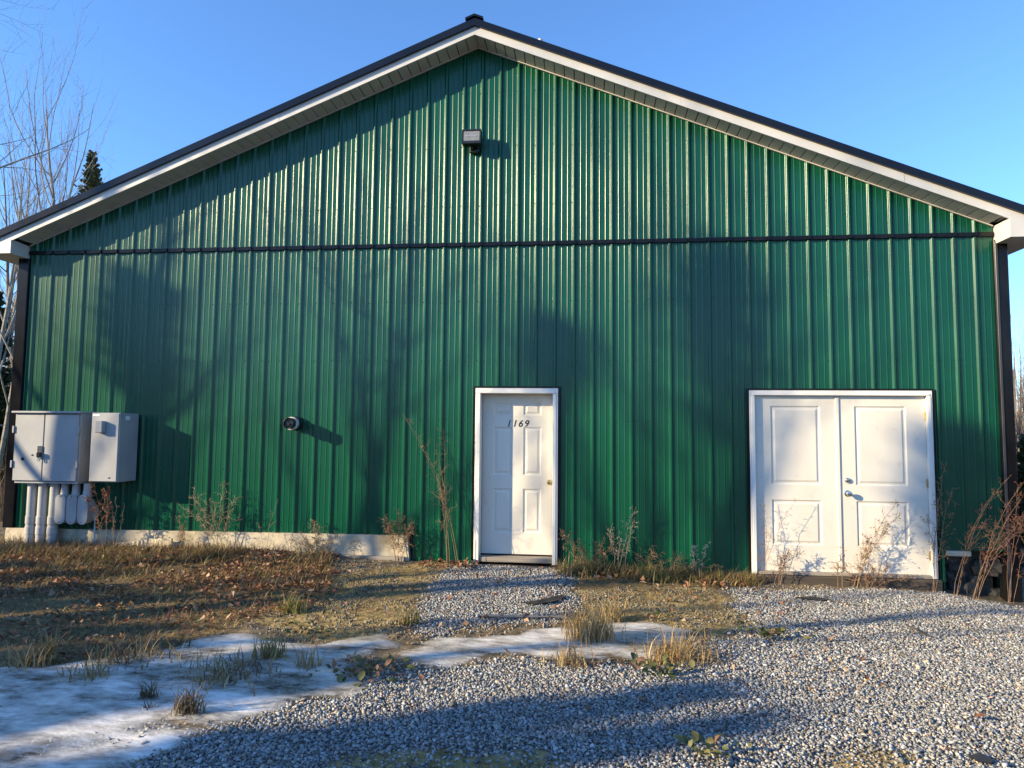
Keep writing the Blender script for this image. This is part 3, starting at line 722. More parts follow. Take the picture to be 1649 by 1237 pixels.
b = MB(); b.tube([(-.045, -.14, 5.06), (-.045, -.13, 5.05), (-.045, -.08, 5.045), (-.045, -.03, 5.045)], [.02, .022, .022, .022], 10); b.build('arm', 'black_plastic', fl, smooth=True)
b = MB(); b.box(-.085, .035, -.075, -.021, 5.0, 5.10, bev=.012); b.build('wall_plate', 'black_plastic', fl)
b = MB(); b.tube([(.02, -.11, 5.04), (.02, -.11, 5.08)], [.018, .014], 10); b.build('photocell', 'black_plastic', fl)
# bullet camera
cx_, cz_ = -2.222, 1.635
sc_ = thing('security_camera', (cx_, 0, cz_), 'black and white bullet security camera sticking straight out of the wall', 'security camera')
b = MB(); lathe_y(b, cx_, cz_, [(-.018, .088), (-.05, .088), (-.065, .080), (-.065, .05)], 28); b.build('base', 'black_plastic', sc_, smooth=True)
b = MB(); lathe_y(b, cx_, cz_, [(-.06, .072), (-.10, .074), (-.13, .074), (-.13, .06)], 28); b.build('body', 'black_plastic', sc_, smooth=True)
b = MB(); lathe_y(b, cx_, cz_, [(-.129, .079), (-.182, .080), (-.187, .072), (-.187, .058)], 28); b.build('white_collar', 'white_metal', sc_, smooth=True)
b = MB(); lathe_y(b, cx_, cz_, [(-.180, .066), (-.262, .066), (-.266, .060), (-.240, .056), (-.240, 0)], 28); b.build('front_tube', 'black_plastic', sc_, smooth=True)
b = MB(); lathe_y(b, cx_ - .004, cz_ - .012, [(-.241, .026), (-.252, .022), (-.254, .014), (-.250, 0)], 16); b.build('lens', 'glass_dark', sc_, smooth=True)
b = MB(); n = 14
V = []
for y in (-.187, -.285):
    for j in range(n + 1):
        t = math.radians(20 + 110 * j / n); ln = y if y > -.25 else y + .03 * abs(j - n / 2) / (n / 2)
        for r_ in (.0675, .071): V.append((cx_ + r_ * math.cos(t), ln, cz_ + r_ * math.sin(t)))
m_ = 2 * (n + 1); F = []
for j in range(n):
    F += [(2 * j, 2 * j + 2, m_ + 2 * j + 2, m_ + 2 * j), (2 * j + 1, m_ + 2 * j + 1, m_ + 2 * j + 3, 2 * j + 3), (m_ + 2 * j, m_ + 2 * j + 2, m_ + 2 * j + 3, m_ + 2 * j + 1)]
b.add(V, F); b.build('sun_shield', 'black_plastic', sc_, smooth=True)
# two-door electrical cabinet
cb = thing('electrical_cabinet', (-5.33, 0, .88), 'grey two door electrical cabinet with padlock at the left wall corner', 'cabinet')
CX0, CX1, CY, CZ0, CZ1 = -5.775, -4.885, -.31, .885, 1.735
one('body', 'cabinet_grey', cb, (CX0 + .012, CX1 - .012, CY + .022, -.024, CZ0, CZ1), bev=.005)
mx = CX0 + .40
for (xa, xb) in ((CX0, mx - .003), (mx + .003, CX1 - .03)):
    one('cabinet_door', 'cabinet_grey', cb, (xa + .006, xb, CY, CY + .020, CZ0 + .012, CZ1 - .012), bev=.004)
one('drip_hood', 'cabinet_grey', cb, (CX0 - .03, CX1 + .012, CY - .035, -.03, CZ1 + .001, CZ1 + .028), bev=.006)
for X in (CX0 - .008, CX1 - .018):
    for z in (1.10, 1.53): one('hinge', 'cabinet_grey', cb, (X - .014, X + .014, CY - .016, CY - .002, z - .045, z + .045), bev=.005)
one('latch_plate', 'nickel', cb, (mx - .065, mx - .005, CY - .018, CY - .002, 1.17, 1.33), bev=.006)
b = MB(); b.tube([(mx - .035, CY - .03, 1.19), (mx - .035, CY - .035, 1.15), (mx - .02, CY - .036, 1.135), (mx - .005, CY - .035, 1.15), (mx - .005, CY - .03, 1.19)], .006, 8)
pl = b.build('padlock_shackle', 'nickel', cb, smooth=True)
one('padlock', 'black_plastic', cb, (mx - .048, mx + .008, CY - .05, CY - .019, 1.19, 1.25), bev=.008)
for (px_, pz) in ((CX0 + .135, 1.165), (CX0 + .26, 1.215)):
    b = MB(); lathe_y(b, px_, pz, [(CY - .001, .02 if px_ < CX0 + .2 else .011), (CY - .008, .017 if px_ < CX0 + .2 else .009), (CY - .010, 0)], 12); b.build('plug', 'black_plastic', cb, smooth=True)
one('base_lip', 'cabinet_side', cb, (CX0 + .02, CX1 - .02, CY + .024, -.03, CZ0 - .02, CZ0 - .001))
# single enclosure to its right
eb = thing('meter_enclosure', (-4.5, 0, .9), 'deep plain grey metal enclosure with small square cover, right of the two door cabinet', 'enclosure')
one('body', 'cabinet_grey', eb, (-4.69, -4.315, -.375, -.024, .90, 1.745), bev=.006)
one('cover', 'cabinet_grey', eb, (-4.68, -4.325, -.385, -.3755, .91, 1.738), bev=.003)
one('square_box', 'cabinet_grey', eb, (-4.585, -4.49, -.455, -.3855, 1.50, 1.645), bev=.008)
one('sticker', 'sticker', eb, (-4.3145, -4.3125, -.28, -.20, 1.66, 1.71))
one('sticker', 'sticker', eb, (-4.67, -4.58, -.3868, -.3853, 1.705, 1.725))
b = MB(); lathe_y(b, -4.42, .955, [(-.3855, .012), (-.392, .010), (-.393, 0)], 10); b.build('cover_screw', 'nickel', eb)
# conduits
CN = ['left', 'middle', 'right']
for i, X in enumerate((-5.60, -5.455, -5.30)):
    t = thing('conduit_pipe', (X, -.17, 0), 'grey plastic conduit pipe from cabinet to ground, %s of three' % ['leftmost', 'middle one', 'rightmost'][i], 'conduit', 'straight conduits under the cabinet')
    b = MB(); b.tube([(X, -.17, -.15), (X, -.17, .3), (X + .004 * i, -.17, .87)], .056, 18, cap=True); b.build('pipe', 'pvc', t, smooth=True)
    for z in (.27, .40):
        b = MB(); b.tube([(X, -.17, z - .05), (X, -.17, z - .045), (X, -.17, z + .045), (X, -.17, z + .05)], [.058, .062, .062, .058], 18); b.build('coupling', 'pvc', t, smooth=True)
    b = MB(); b.tube([(X, -.17, .83), (X, -.17, .866)], .066, 12); b.build('locknut', 'pvc', t, smooth=True)
for i, X in enumerate((-5.155, -5.005, -4.855)):
    t = thing('conduit_elbow', (X, -.17, .36), 'grey conduit elbow with oval cover turning into the wall, %s of three' % ['leftmost', 'middle one', 'rightmost'][i], 'conduit elbow', 'conduit elbows under the cabinet')
    b = MB(); b.tube([(X, -.17, .865), (X, -.17, .78), (X, -.17, .72), (X, -.17, .70)], [.045, .046, .052, .062], 16); b.build('neck', 'pvc', t, smooth=True)
    def stadium(r, zc, h, y):
        an = [math.pi * j / 10 for j in range(11)]
        return [(X + r * math.cos(a), y, zc + h + r * math.sin(a)) for a in an] + [(X + r * math.cos(a + math.pi), y, zc - h + r * math.sin(a + math.pi)) for a in an]
    def loft(rings):
        b = MB(); n = len(rings[0]); V = [p for r_ in rings for p in r_]
        F = [(i_ * n + j, i_ * n + (j + 1) % n, (i_ + 1) * n + (j + 1) % n, (i_ + 1) * n + j) for i_ in range(len(rings) - 1) for j in range(n)]
        F += [tuple(range(n))[::-1], tuple((len(rings) - 1) * n + j for j in range(n))]; F = [f[::-1] for f in F]
        return b.add(V, F)
    loft([stadium(.064, .545, .115, -.225), stadium(.066, .545, .115, -.20), stadium(.062, .53, .10, -.12), stadium(.055, .50, .05, -.05), stadium(.054, .48, .01, .0)]).build('elbow_body', 'pvc', t, smooth=True)
    loft([stadium(.066, .545, .115, -.244), stadium(.070, .545, .115, -.240), stadium(.070, .545, .115, -.2255)]).build('oval_cover', 'pvc', t, smooth=True)
    for z in (.385, .705):
        b = MB(); lathe_y(b, X, z, [(-.2445, .009), (-.249, .007), (-.2495, 0)], 8); b.build('cover_screw', 'nickel', t)
b = MB(); b.tube([(-4.80, -.09, .5), (-4.79, -.09, .2), (-4.80, -.1, -.1)], .009, 6); tag(b.build('ground_wire', 'foam_blue', None, smooth=True), 'thin blue grey wire dropping to the ground right of the conduits', 'wire')
# vent on the roof
pt = at(870, 63, 1.0); vt = thing('roof_vent', (pt[0], 1.0, zs(pt[0]) + RO), 'small white vent pipe poking above the right roof slope near the ridge', 'vent pipe')
b = MB(); b.tube([(pt[0], 1, zs(pt[0]) + RO - .05), (pt[0], 1, pt[2] - .04)], .028, 12); b.build('pipe', 'white_metal', vt, smooth=True)
b = MB(); b.tube([(pt[0], 1, pt[2] - .04), (pt[0], 1, pt[2] - .035), (pt[0], 1, pt[2] - .01), (pt[0], 1, pt[2])], [.03, .036, .036, .02], 12); b.build('cap', 'white_metal', vt, smooth=True)

# ------------------------------------------------------------------ trees
def unit(v): return v / (np.linalg.norm(v) + 1e-12)
def grow(rr, out, pos, d, length, rad, level, maxl, nchild, up=.12, wob=.10, ang=(.5, .95), start=.3, tip=.25, seg=None, sides=(9, 6, 4, 3, 3)):
    n = seg or max(3, int(4 + 3 * (maxl - level))); P = [pos]; dd = unit(d); pts = []
    for i in range(n):
        dd = unit(dd + rr.normal(0, wob, 3) + np.array([0, 0, up * (1 if level else .5)])); P.append(P[-1] + dd * length / n); pts.append(dd)
    P = np.array(P); t = np.linspace(0, 1, n + 1); rads = rad * (1 - (1 - tip) * t)
    out[0 if level == 0 else 1].tube(P, rads, sides[min(level, 4)], cap=level == 0)
    if level >= maxl: return
    k = nchild[level]; k = max(1, int(round(k * rr.uniform(.75, 1.25))))
    for j in range(k):
        u = start + (1 - start) * (j + rr.uniform(.1, .9)) / k; q = u * n; i = min(int(q), n - 1); p = P[i] + (P[i + 1] - P[i]) * (q - i)
        ax = pts[i]; a = rr.uniform(*ang); az = rr.uniform(0, 2 * math.pi) if level else j * 2.4 + rr.uniform(-.4, .4)
        e1 = unit(np.cross(ax, [.3, .5, .81])); e2 = np.cross(ax, e1)
        nd = ax * math.cos(a) + (e1 * math.cos(az) + e2 * math.sin(az)) * math.sin(a)
        r1 = rad * (1 - (1 - tip) * u) * rr.uniform(.42, .62)
        grow(rr, out, p, nd, length * rr.uniform(.36, .58) * (1.15 - .5 * u), max(r1, .0035), level + 1, maxl, nchild, up, wob * 1.25, ang, .2, tip, None, sides)
def bare_tree(x, y, h, r, seed, label, bark='bark', levels=3, nch=(11, 6, 4), group='bare trees beside the building', name='bare_tree', start=.3, lean=(0, 0), up=.12, ang=(.5, .95)):
    rr = np.random.default_rng(seed); z = float(zg(x, y)[0]); o = (MB(), MB())
    grow(rr, o, np.array([x, y, z - .15]), np.array([lean[0], lean[1], 1.0]), h, r, 0, levels, nch, up, .05, ang, start, .12, 12)
    t = thing(name, (x, y, z), label, 'tree', group)
    o[0].build('trunk', bark, t, smooth=True); o[1].build('branches', bark, t)
    return t
def spruce(x, y, h, w, seed, label, m='needles', name='spruce_tree', group='evergreens around the building', dens=1.0, gap=.0, base=.07, flat=0.0):
    rr = np.random.default_rng(seed); z = float(zg(x, y)[0]); t = thing(name, (x, y, z), label, 'tree', group)
    b = MB(); b.tube([(x, y, z - .1), (x, y, z + h * .5), (x, y, z + h * .985)], [h * .014 + .02, h * .009 + .012, .006], 7); b.build('trunk', 'bark_brown', t, smooth=True)
    tw = MB(); V = []; k = 0; zc = z + h * base
    while zc < z + h * .985:
        u = (zc - z) / h; uu = (u - base) / (1 - base); L = w * ((1 - uu) ** .85 * (1 - flat) + flat * math.sin(math.pi * (.12 + .85 * uu))) * rr.uniform(.7, 1.15) + .06
        nb = max(6, int((8 + 5 * (1 - u)) * dens)); a0 = rr.uniform(0, 6.3)
        for j in range(nb):
            if rr.random() < gap: continue
            a = a0 + j * 2 * math.pi / nb + rr.normal(0, .2); l = L * rr.uniform(.65, 1.1); dr = rr.uniform(-.30, .0) - .15 * (1 - u) + .45 * u
            d = np.array([math.cos(a), math.sin(a), dr]); side = np.array([-math.sin(a), math.cos(a), 0]); p0 = np.array([x, y, zc + rr.uniform(-.03, .03) * h * (1 - .7 * u)])
            ns = max(3, int(l / (.11 if h < 9 else .16))); 
            for q in range(ns):
                f = (q + .6) / ns; c = p0 + d * l * f + np.array([0, 0, .12 * l * f * f])
                wd = (l * .38 * (1 - f) + .09) * rr.uniform(.7, 1.2)
                for s in (-1, 1):
                    tip_ = c + side * s * wd + unit(d) * wd * .75 + np.array([0, 0, rr.uniform(-.14, .04)]) * (wd + .1)
                    n_ = np.array([0, 0, .045 + .03 * rr.random()]); e = unit(d) * .05
                    V.append((c - e, c + e * 1.4 + n_, tip_, c + n_ * -1.2)); k += 1
        zc += h * (1 - base) * .027 * (1.15 - .7 * uu) / (dens ** .3)
    V = np.array(V); F = []
    for i in range(len(V)): F += [(4 * i, 4 * i + 1, 4 * i + 2), (4 * i, 4 * i + 2, 4 * i + 3)]
    tw.add(V.reshape(-1, 3), F); tw.build('crown', m, t); return t
# trees seen beside and above the building
def xat(px, Y, py=600): return at(px, py, Y)[0]
bare_tree(xat(72, 15, 320), 15, 14.6, .16, 11, 'tall slender bare tree rising above the left roof edge', levels=3, nch=(15, 5, 4), start=.35, up=.18, ang=(.35, .7))
bare_tree(xat(18, 17, 320), 17, 13.3, .13, 12, 'thin bare tree left of the slender one above the roof', levels=3, nch=(13, 6, 4), start=.25, up=.18, ang=(.35, .7))
bare_tree(xat(40, 21, 330), 21, 13.0, .12, 13, 'bare tree low behind the left roof edge', levels=3, nch=(13, 6, 4), start=.2, up=.16, ang=(.35, .75))
bare_tree(-13.6, 4.0, 13.5, .15, 14, 'bare tree just off the left edge whose branches reach into the sky corner', levels=3, nch=(13, 7, 5), start=.35, up=.03, ang=(.75, 1.15))
bare_tree(-10.9, 5.0, 7.5, .07, 15, 'pale slim trunk beside the left wall corner', bark='bark_pale', levels=2, nch=(10, 5), start=.3, up=.16, ang=(.35, .7))
bare_tree(-9.45, 3.4, 6.6, .05, 16, 'thin pale sapling nearest the left wall corner', bark='bark_pale', levels=2, nch=(11, 5), start=.25, up=.16, ang=(.35, .7))
bare_tree(-14.5, 9.6, 9.0, .09, 17, 'brown bare tree behind the pale saplings at left', bark='bark_brown', levels=3, nch=(11, 5, 3), start=.15, up=.15)
bare_tree(-13.0, 7.0, 6.0, .06, 18, 'low twiggy bare tree at the left edge of the photo', bark='bark_brown', levels=3, nch=(13, 6, 3), start=.1, up=.13)
bare_tree(-17.5, 13.0, 8.0, .08, 19, 'bare tree far behind at the left', bark='bark', levels=3, nch=(12, 6, 3), start=.15, up=.13)
bare_tree(-20.5, 16.0, 10.0, .10, 20, 'grey bare tree farthest back at the left', levels=3, nch=(13, 6, 3), start=.15, up=.15)
spruce(xat(147, 19, 290), 19, at(147, 243, 19)[2] + .1, 2.2, 31, 'small spruce top showing over the left roof edge', m='needles_pale', dens=1.3, gap=.1)
spruce(-14.6, 10.5, 6.6, 1.4, 32, 'dark spruce behind the saplings at the left edge')
spruce(-11.8, 5.6, 4.6, .9, 33, 'young dark spruce low at the left edge', gap=.3)
for i, (x, y, h) in enumerate(((10.2, 6.5, 2.3), (11.6, 9.0, 2.8), (13.6, 12.5, 3.4), (16.5, 17, 4.2), (19.5, 22, 4.9), (10.9, 7.8, 2.0), (15.0, 14.6, 3.4))):
    bare_tree(x, y, h, .035 + .004 * i, 40 + i, ['reddish bare sapling nearest the right wall corner', 'second bare sapling behind the right wall corner', 'taller bare tree behind the right saplings', 'bare tree among the brush at the right edge', 'farthest bare tree at the right edge', 'short twiggy sapling at the right wall corner', 'mid distance bare tree at the right edge'][i],
              bark='bark_brown', levels=3, nch=(13, 6, 4), start=.08, up=.2, ang=(.3, .65))
spruce(9.35, 4.7, 2.2, .75, 52, 'small bright green spruce at the right edge beside the wall corner', m='leaf_green')
# woods out of frame to the left and behind, whose shadows dapple wall and ground
UA = np.array([-SUN.x, -SUN.y]); UA /= np.linalg.norm(UA); UW = np.array([UA[1], -UA[0]])
def sunpos(dist, w): p = UA * dist + UW * w; return float(p[0]), float(p[1])
def copy_tree(src, x, y, sc_xy, sc_z, rz, label, group):
    z = float(zg(x, y)[0]); o = src.copy(); COL.objects.link(o); o.location = (x, y, z); o.rotation_euler = (0, 0, rz); o.scale = (sc_xy, sc_xy, sc_z)
    tag(o, label, None, group)
    for ch in list(src.children):
        c = ch.copy(); COL.objects.link(c); c.parent = o
    return o
SHG = 'bare trees shading the wall'
def shade_label(kind, i, n): return '%s out of frame at left, number %d from the building of %d in its row' % (kind, i + 1, n)
BT = ((11.5, 1.98, 8.2, .11), (12.5, 1.22, 9.0, .085), (13, -.42, 10, .10), (13, -1.32, 10, .12), (15, -2.55, 11, .11), (11, .55, 8.0, .07), (14, -.95, 10, .06), (15, 2.5, 9, .10))
SHB = 'bare tree standing off the left of the photo, its shadow striping the green wall'
protos = []
for i, (dist, w, h, r) in enumerate(BT):
    x, y = sunpos(dist, w)
    if i < 3: protos.append((bare_tree(x, y, h, r, 60 + i, SHB, levels=3, nch=(9, 5, 3), group=SHG, start=.34, up=.2, ang=(.35, .75)), h, r))
    else:
        q, h0, r0 = protos[i % 3]; copy_tree(q, x, y, .5 * (h / h0 + r / r0), h / h0, i * 1.7, SHB, SHG)
SPB = 'spruce standing off the left of the photo, its shadow falling across the ice and gravel'
SPP = ((16, 1.1, 3.95), (16.5, .45, 4.3), (16, -.2, 4.3), (17, -.75, 4.75), (17, -1.35, 4.8), (18, -1.85, 5.2), (17, -2.35, 4.95), (16, -2.9, 4.95), (18, -3.4, 5.7), (17, -4.3, 5.95), (19, -4.75, 6.6), (20, -6.3, 6.7), (15.5, 1.6, 3.5))
for i, (dist, w, h) in enumerate(SPP):
    x, y = sunpos(dist, w)
    if i < 2: protos.append((spruce(x, y, h, 1.15, 80 + i, SPB, group='spruces shading the ground', gap=.42), h, 0))
    else:
        q, h0, _ = protos[3 + i % 2]; copy_tree(q, x, y, 1.0, h / h0, i * 2.1, SPB, 'spruces shading the ground')
# tall pines farther out: bare poles with a ragged crown at the top, given by the wall height their crown darkens
PN = 'tall thin pine standing off the left of the photo, its top shading the wall'
for i, (xw, za, zb, dist, wd) in enumerate(((-4.35, 1.9, 3.6, 24, .34), (2.95, 1.6, 3.9, 24, .24), (5.5, .1, 1.8, 22, .32), (1.0, 2.1, 3.0, 26, .15))):
    al = .894 * xw; top = zb + .344 * (dist + al); low = za + .344 * (dist + al); x, y = sunpos(dist, -.447 * xw)
    spruce(x, y, top, wd, 95 + i, PN, name='pine_tree', group='tall pines shading the wall', gap=.52, dens=.75, base=low / top, flat=.75)

# ------------------------------------------------------------------ plants by the wall and on the ground
def weed(p, tips, seed, label, stem='dry_stem', seedm=None, leaf=None, twigs=7, r=.0035, tl=.14, nseed=5, cat='weed', name='dried_weed', ssize=.010, curl=.0, group='dried weeds along the wall'):
    """p base point; tips: list of offsets from the base to each stem's tip"""
    rr = np.random.default_rng(seed); p = np.array(p, float); t = thing(name, p, label, cat, group)
    sb = MB(); tb = MB(); hb = MB(); lb = MB()
    for tip in tips:
        tip = np.array(tip, float); n = 9; base = p + np.append(rr.normal(0, .025, 2), -.03); mid = tip * .5 + np.array([-tip[0] * .18, -tip[1] * .18, abs(tip[2]) * .12]) + rr.normal(0, .02, 3)
        P = np.array([base + (mid * 2 * u * (1 - u) * 1.0 + tip * u * u) + rr.normal(0, .006, 3) * (0 < u < 1) for u in np.linspace(0, 1, n)])
        r_ = r * 1.0; sb.tube(P, np.linspace(r_, r_ * .5, n), 4)
        for k in range(int(twigs * 1.3)):
            u = rr.uniform(.3, 1.0); q = u * (n - 1); i = min(int(q), n - 2); c = P[i] + (P[i + 1] - P[i]) * (q - i); dr = unit(unit(P[i + 1] - P[i]) * .9 + rr.normal(0, .6, 3) * np.array([1, .5, 1]))
            L = tl * rr.uniform(.4, 1.2) * (1.25 - .6 * u); Q = [c]
            for s in range(4): dr = unit(dr + rr.normal(0, .22 + curl, 3) + np.array([0, 0, .05])); Q.append(Q[-1] + dr * L / 4)
            tb.tube(Q, np.linspace(r * .55, r * .28, 5), 3, cap=False)
            for s2 in range(2):
                e = Q[rr.integers(1, 4)]; d2_ = unit(dr + rr.normal(0, .7, 3)); tb.tube([e, e + d2_ * L * .22, e + unit(d2_ + rr.normal(0, .3, 3)) * L * .45], [r * .42, r * .34, r * .24], 3, cap=False)
                if seedm: Q.append(e + d2_ * L * .4)
            for s in range(nseed):
                if seedm:
                    e = np.array(Q[rr.integers(1, len(Q))]) + rr.normal(0, .006, 3); z_ = ssize * rr.uniform(.5, 1.3)
                    a_, b2 = unit(rr.normal(0, 1, 3)), unit(rr.normal(0, 1, 3)); c2 = np.cross(a_, b2)
                    hb.add([e - a_ * z_, e + b2 * z_ * .5, e + a_ * z_, e - b2 * z_ * .5, e + c2 * z_ * .5], [(0, 1, 4), (1, 2, 4), (2, 3, 4), (3, 0, 4)])
            if leaf and rr.random() < leaf[1]:
                e = np.array(Q[rr.integers(1, 5)]); a_, b2 = unit(rr.normal(0, 1, 3)), unit(rr.normal(0, 1, 3)); z_ = leaf[2] * rr.uniform(.6, 1.2)
                lb.add([e, e + (a_ + b2 * .5) * z_ * .6, e + a_ * z_ * 1.2, e + (a_ - b2 * .5) * z_ * .6], [(0, 1, 2), (0, 2, 3)])
    sb.build('stem', stem, t, kind='stuff' if len(tips) > 1 else None)
    if tb.v: tb.build('twigs', stem, t, kind='stuff')
    if hb.v: hb.build('seed_heads', seedm, t, kind='stuff')
    if lb.v: lb.build('leaves', leaf[0], t, kind='stuff')
    return t
def wp(px, py, y=-.12):                       # foot of a plant that stands y in front of the wall
    v = at(px, py, y); return np.array([v[0], y, zg(v[0], y)[0]])
def off(p, px, py, dy=0.0):                   # offset from a foot to a point seen at px,py
    q = at(px, py, p[1] + dy); return q - p
p = wp(352, 868, -.14); weed(p, [off(p, 305, 792, -.05), off(p, 362, 778), off(p, 335, 800, -.1), off(p, 292, 812), off(p, 375, 800)], 201, 'bushy dried weed leaning left over the foundation, right of the enclosure shadow', 'pale_stem', 'seed_brown', twigs=16, tl=.22, curl=.2)
p = wp(295, 868, -.16); weed(p, [off(p, 285, 830), off(p, 300, 838, -.06)], 202, 'short dried weed at the left of the bushy one on the foundation', 'dry_stem', 'seed_brown', twigs=12, tl=.12, curl=.2)
p = wp(168, 890, -.30); weed(p, [off(p, 152, 775), off(p, 163, 790, -.05), off(p, 146, 800), off(p, 174, 783)], 203, 'dark red seeded weed standing below the plain enclosure', 'dry_stem', 'seed_red', twigs=14, tl=.12, leaf=('leaf_red', .7, .03), ssize=.014)
p = wp(181, 885, -.25); weed(p, [off(p, 197, 806), off(p, 186, 795), off(p, 172, 780)], 204, 'bare pale stalks with round heads right of the conduit elbows', 'pale_stem', 'seed_brown', twigs=3, tl=.05, r=.005, ssize=.016, nseed=7)
p = wp(736, 895, -.15); weed(p, [off(p, 648, 662, -.1), off(p, 665, 690, -.08)], 205, 'tall thin stalk leaning left between foundation and single door', 'dry_stem', 'seed_brown', twigs=11, tl=.18, r=.0028, curl=.1, ssize=.006)
p = wp(722, 898, -.2); weed(p, [off(p, 700, 720, -.02), off(p, 716, 690), off(p, 706, 760)], 206, 'upright thin weed close behind the tall leaning stalk', 'dry_stem', None, twigs=16, tl=.16, r=.0028)
p = wp(638, 884, -.13); weed(p, [off(p, 618, 830), off(p, 640, 823), off(p, 655, 838), off(p, 628, 845), off(p, 664, 850)], 207, 'round dry tangle on the right end of the concrete foundation', 'rust_stem', 'seed_brown', twigs=20, tl=.16, curl=.5)
p = wp(512, 884, -.12); weed(p, [off(p, 485, 852), off(p, 508, 838), off(p, 540, 856), off(p, 520, 848), off(p, 470, 866)], 208, 'low straw tangle spilling over the middle of the foundation', 'pale_stem', 'seed_brown', twigs=16, tl=.16, curl=.5)
p = wp(430, 888, -.16); weed(p, [off(p, 450, 800), off(p, 420, 842), off(p, 442, 850)], 209, 'thin single blade stalk left of the straw tangle', 'pale_stem', None, twigs=5, tl=.1, r=.0025)
p = wp(998, 915, -.14); weed(p, [off(p, 1028, 812, -.03), off(p, 1012, 835), off(p, 985, 850), off(p, 1004, 862)], 210, 'pale fluffy topped weed between the single and double doors', 'pale_stem', 'seed_pale', twigs=12, tl=.13, r=.0035, ssize=.009)
p = wp(1122, 918, -.14); weed(p, [off(p, 1125, 875), off(p, 1112, 872), off(p, 1138, 868)], 211, 'small whitish dried flower left of the double door', 'pale_stem', 'seed_pale', twigs=8, tl=.06, ssize=.014, nseed=7)
p = wp(950, 916, -.16); weed(p, [off(p, 905, 850), off(p, 975, 870), off(p, 935, 870), off(p, 918, 880), off(p, 985, 880)], 212, 'sprawling dry stems right beside the single door', 'dry_stem', 'seed_brown', twigs=14, tl=.16, curl=.3, leaf=('leaf_tan', .4, .04))
p = wp(1075, 922, -.16); weed(p, [off(p, 1050, 885), off(p, 1095, 884), off(p, 1130, 900), off(p, 1030, 893), off(p, 1155, 905)], 213, 'low arching dry stems midway between the two doors', 'dry_stem', None, twigs=14, tl=.2, curl=.3)
p = wp(1228, 928, -.13); weed(p, [off(p, 1222, 800, .03), off(p, 1285, 800, .02), off(p, 1250, 850, .02), off(p, 1232, 840)], 214, 'fine curling vine on the left leaf of the double door', 'rust_stem', 'seed_brown', twigs=12, tl=.12, r=.0022, curl=.4, ssize=.006)
p = wp(1255, 930, -.18); weed(p, [off(p, 1268, 885), off(p, 1300, 888), off(p, 1260, 895)], 215, 'short rusty weed at the foot of the left double door leaf', 'rust_stem', 'seed_brown', twigs=14, tl=.12, leaf=('leaf_red', .5, .03))
p = wp(1375, 934, -.16); weed(p, [off(p, 1455, 822, .02), off(p, 1425, 850), off(p, 1395, 860), off(p, 1440, 806, .02)], 216, 'slanting dried weed across the right leaf of the double door', 'dry_stem', 'seed_brown', twigs=20, tl=.16, r=.003)
p = wp(1395, 936, -.22); weed(p, [off(p, 1350, 905), off(p, 1430, 905), off(p, 1470, 920), off(p, 1380, 908), off(p, 1410, 912)], 217, 'flattened rusty tangle at the foot of the right double door leaf', 'rust_stem', 'seed_brown', twigs=16, tl=.14, curl=.4)
p = wp(1351, 934, -.14); weed(p, [off(p, 1350, 872), off(p, 1356, 890)], 218, 'thin upright tuft in front of the gap between the double door leaves', 'rust_stem', 'seed_brown', twigs=8, tl=.06)
p = wp(1505, 934, -.15); weed(p, [off(p, 1528, 740), off(p, 1510, 800), off(p, 1495, 830), off(p, 1534, 780)], 219, 'tall dark weed at the right jamb of the double door', 'dry_stem', 'seed_brown', twigs=14, tl=.16, r=.003)
p = wp(1535, 940, -.35); weed(p, [off(p, 1600, 790), off(p, 1625, 760), off(p, 1585, 830)], 220, 'rusty weed leaning right before the rubble footing', 'rust_stem', 'seed_red', twigs=9, tl=.18, r=.0024)
p = wp(1570, 945, -.5); weed(p, [off(p, 1640, 800), off(p, 1660, 830), off(p, 1650, 770), off(p, 1620, 850), off(p, 1690, 810)], 221, 'dense rust brown weed leaning out at the right wall corner', 'rust_stem', 'seed_red', twigs=11, tl=.22, r=.0026, ssize=.010)
p = wp(1625, 950, -.2); weed(p, [off(p, 1615, 830), off(p, 1640, 780), off(p, 1660, 800), off(p, 1655, 850)], 222, 'reddish weed behind the dense one at the right wall corner', 'rust_stem', 'seed_red', twigs=9, tl=.2, r=.0024)

def blades(b, x, y, n, h, spread, seed, cols, w=.0055, lean=.5, flop=.35):
    rr = np.random.default_rng(seed)
    for k in range(n):
        a = rr.uniform(0, 6.283); px_, py_ = x + rr.normal(0, spread), y + rr.normal(0, spread * .8); z = zg(px_, py_)[0] - .006; l = h * rr.uniform(.45, 1.1); ln = abs(rr.normal(0, lean)); d = np.array([math.cos(a), math.sin(a), 0.]); s = np.array([-d[1], d[0], 0]) * w * rr.uniform(.6, 1.2)
        P = [np.array([px_, py_, z])]; th = ln * .4
        for q in range(4): P.append(P[-1] + (d * math.sin(th) + np.array([0, 0, math.cos(th)])) * l / 4); th = min(th + ln * .35 + flop * rr.uniform(0, 1), 1.75)
        P = np.array(P); P[:, 2] = np.maximum(P[:, 2], z + .004); V = []
        for q in range(5): V += [P[q] - s * (1 - q / 4.6), P[q] + s * (1 - q / 4.6)]
        c = np.array(cols[rr.integers(len(cols))]) * rr.uniform(.7, 1.25)
        b.add(V, [(2 * q, 2 * q + 1, 2 * q + 3, 2 * q + 2) for q in range(4)], c)
STRAW = [(.42, .30, .13), (.36, .24, .10), (.48, .37, .20), (.30, .19, .08)]; GRN = [(.14, .17, .04), (.20, .21, .06), (.30, .26, .09), (.36, .29, .12)]; DARKS = [(.09, .07, .045), (.14, .10, .06), (.2, .15, .09)]
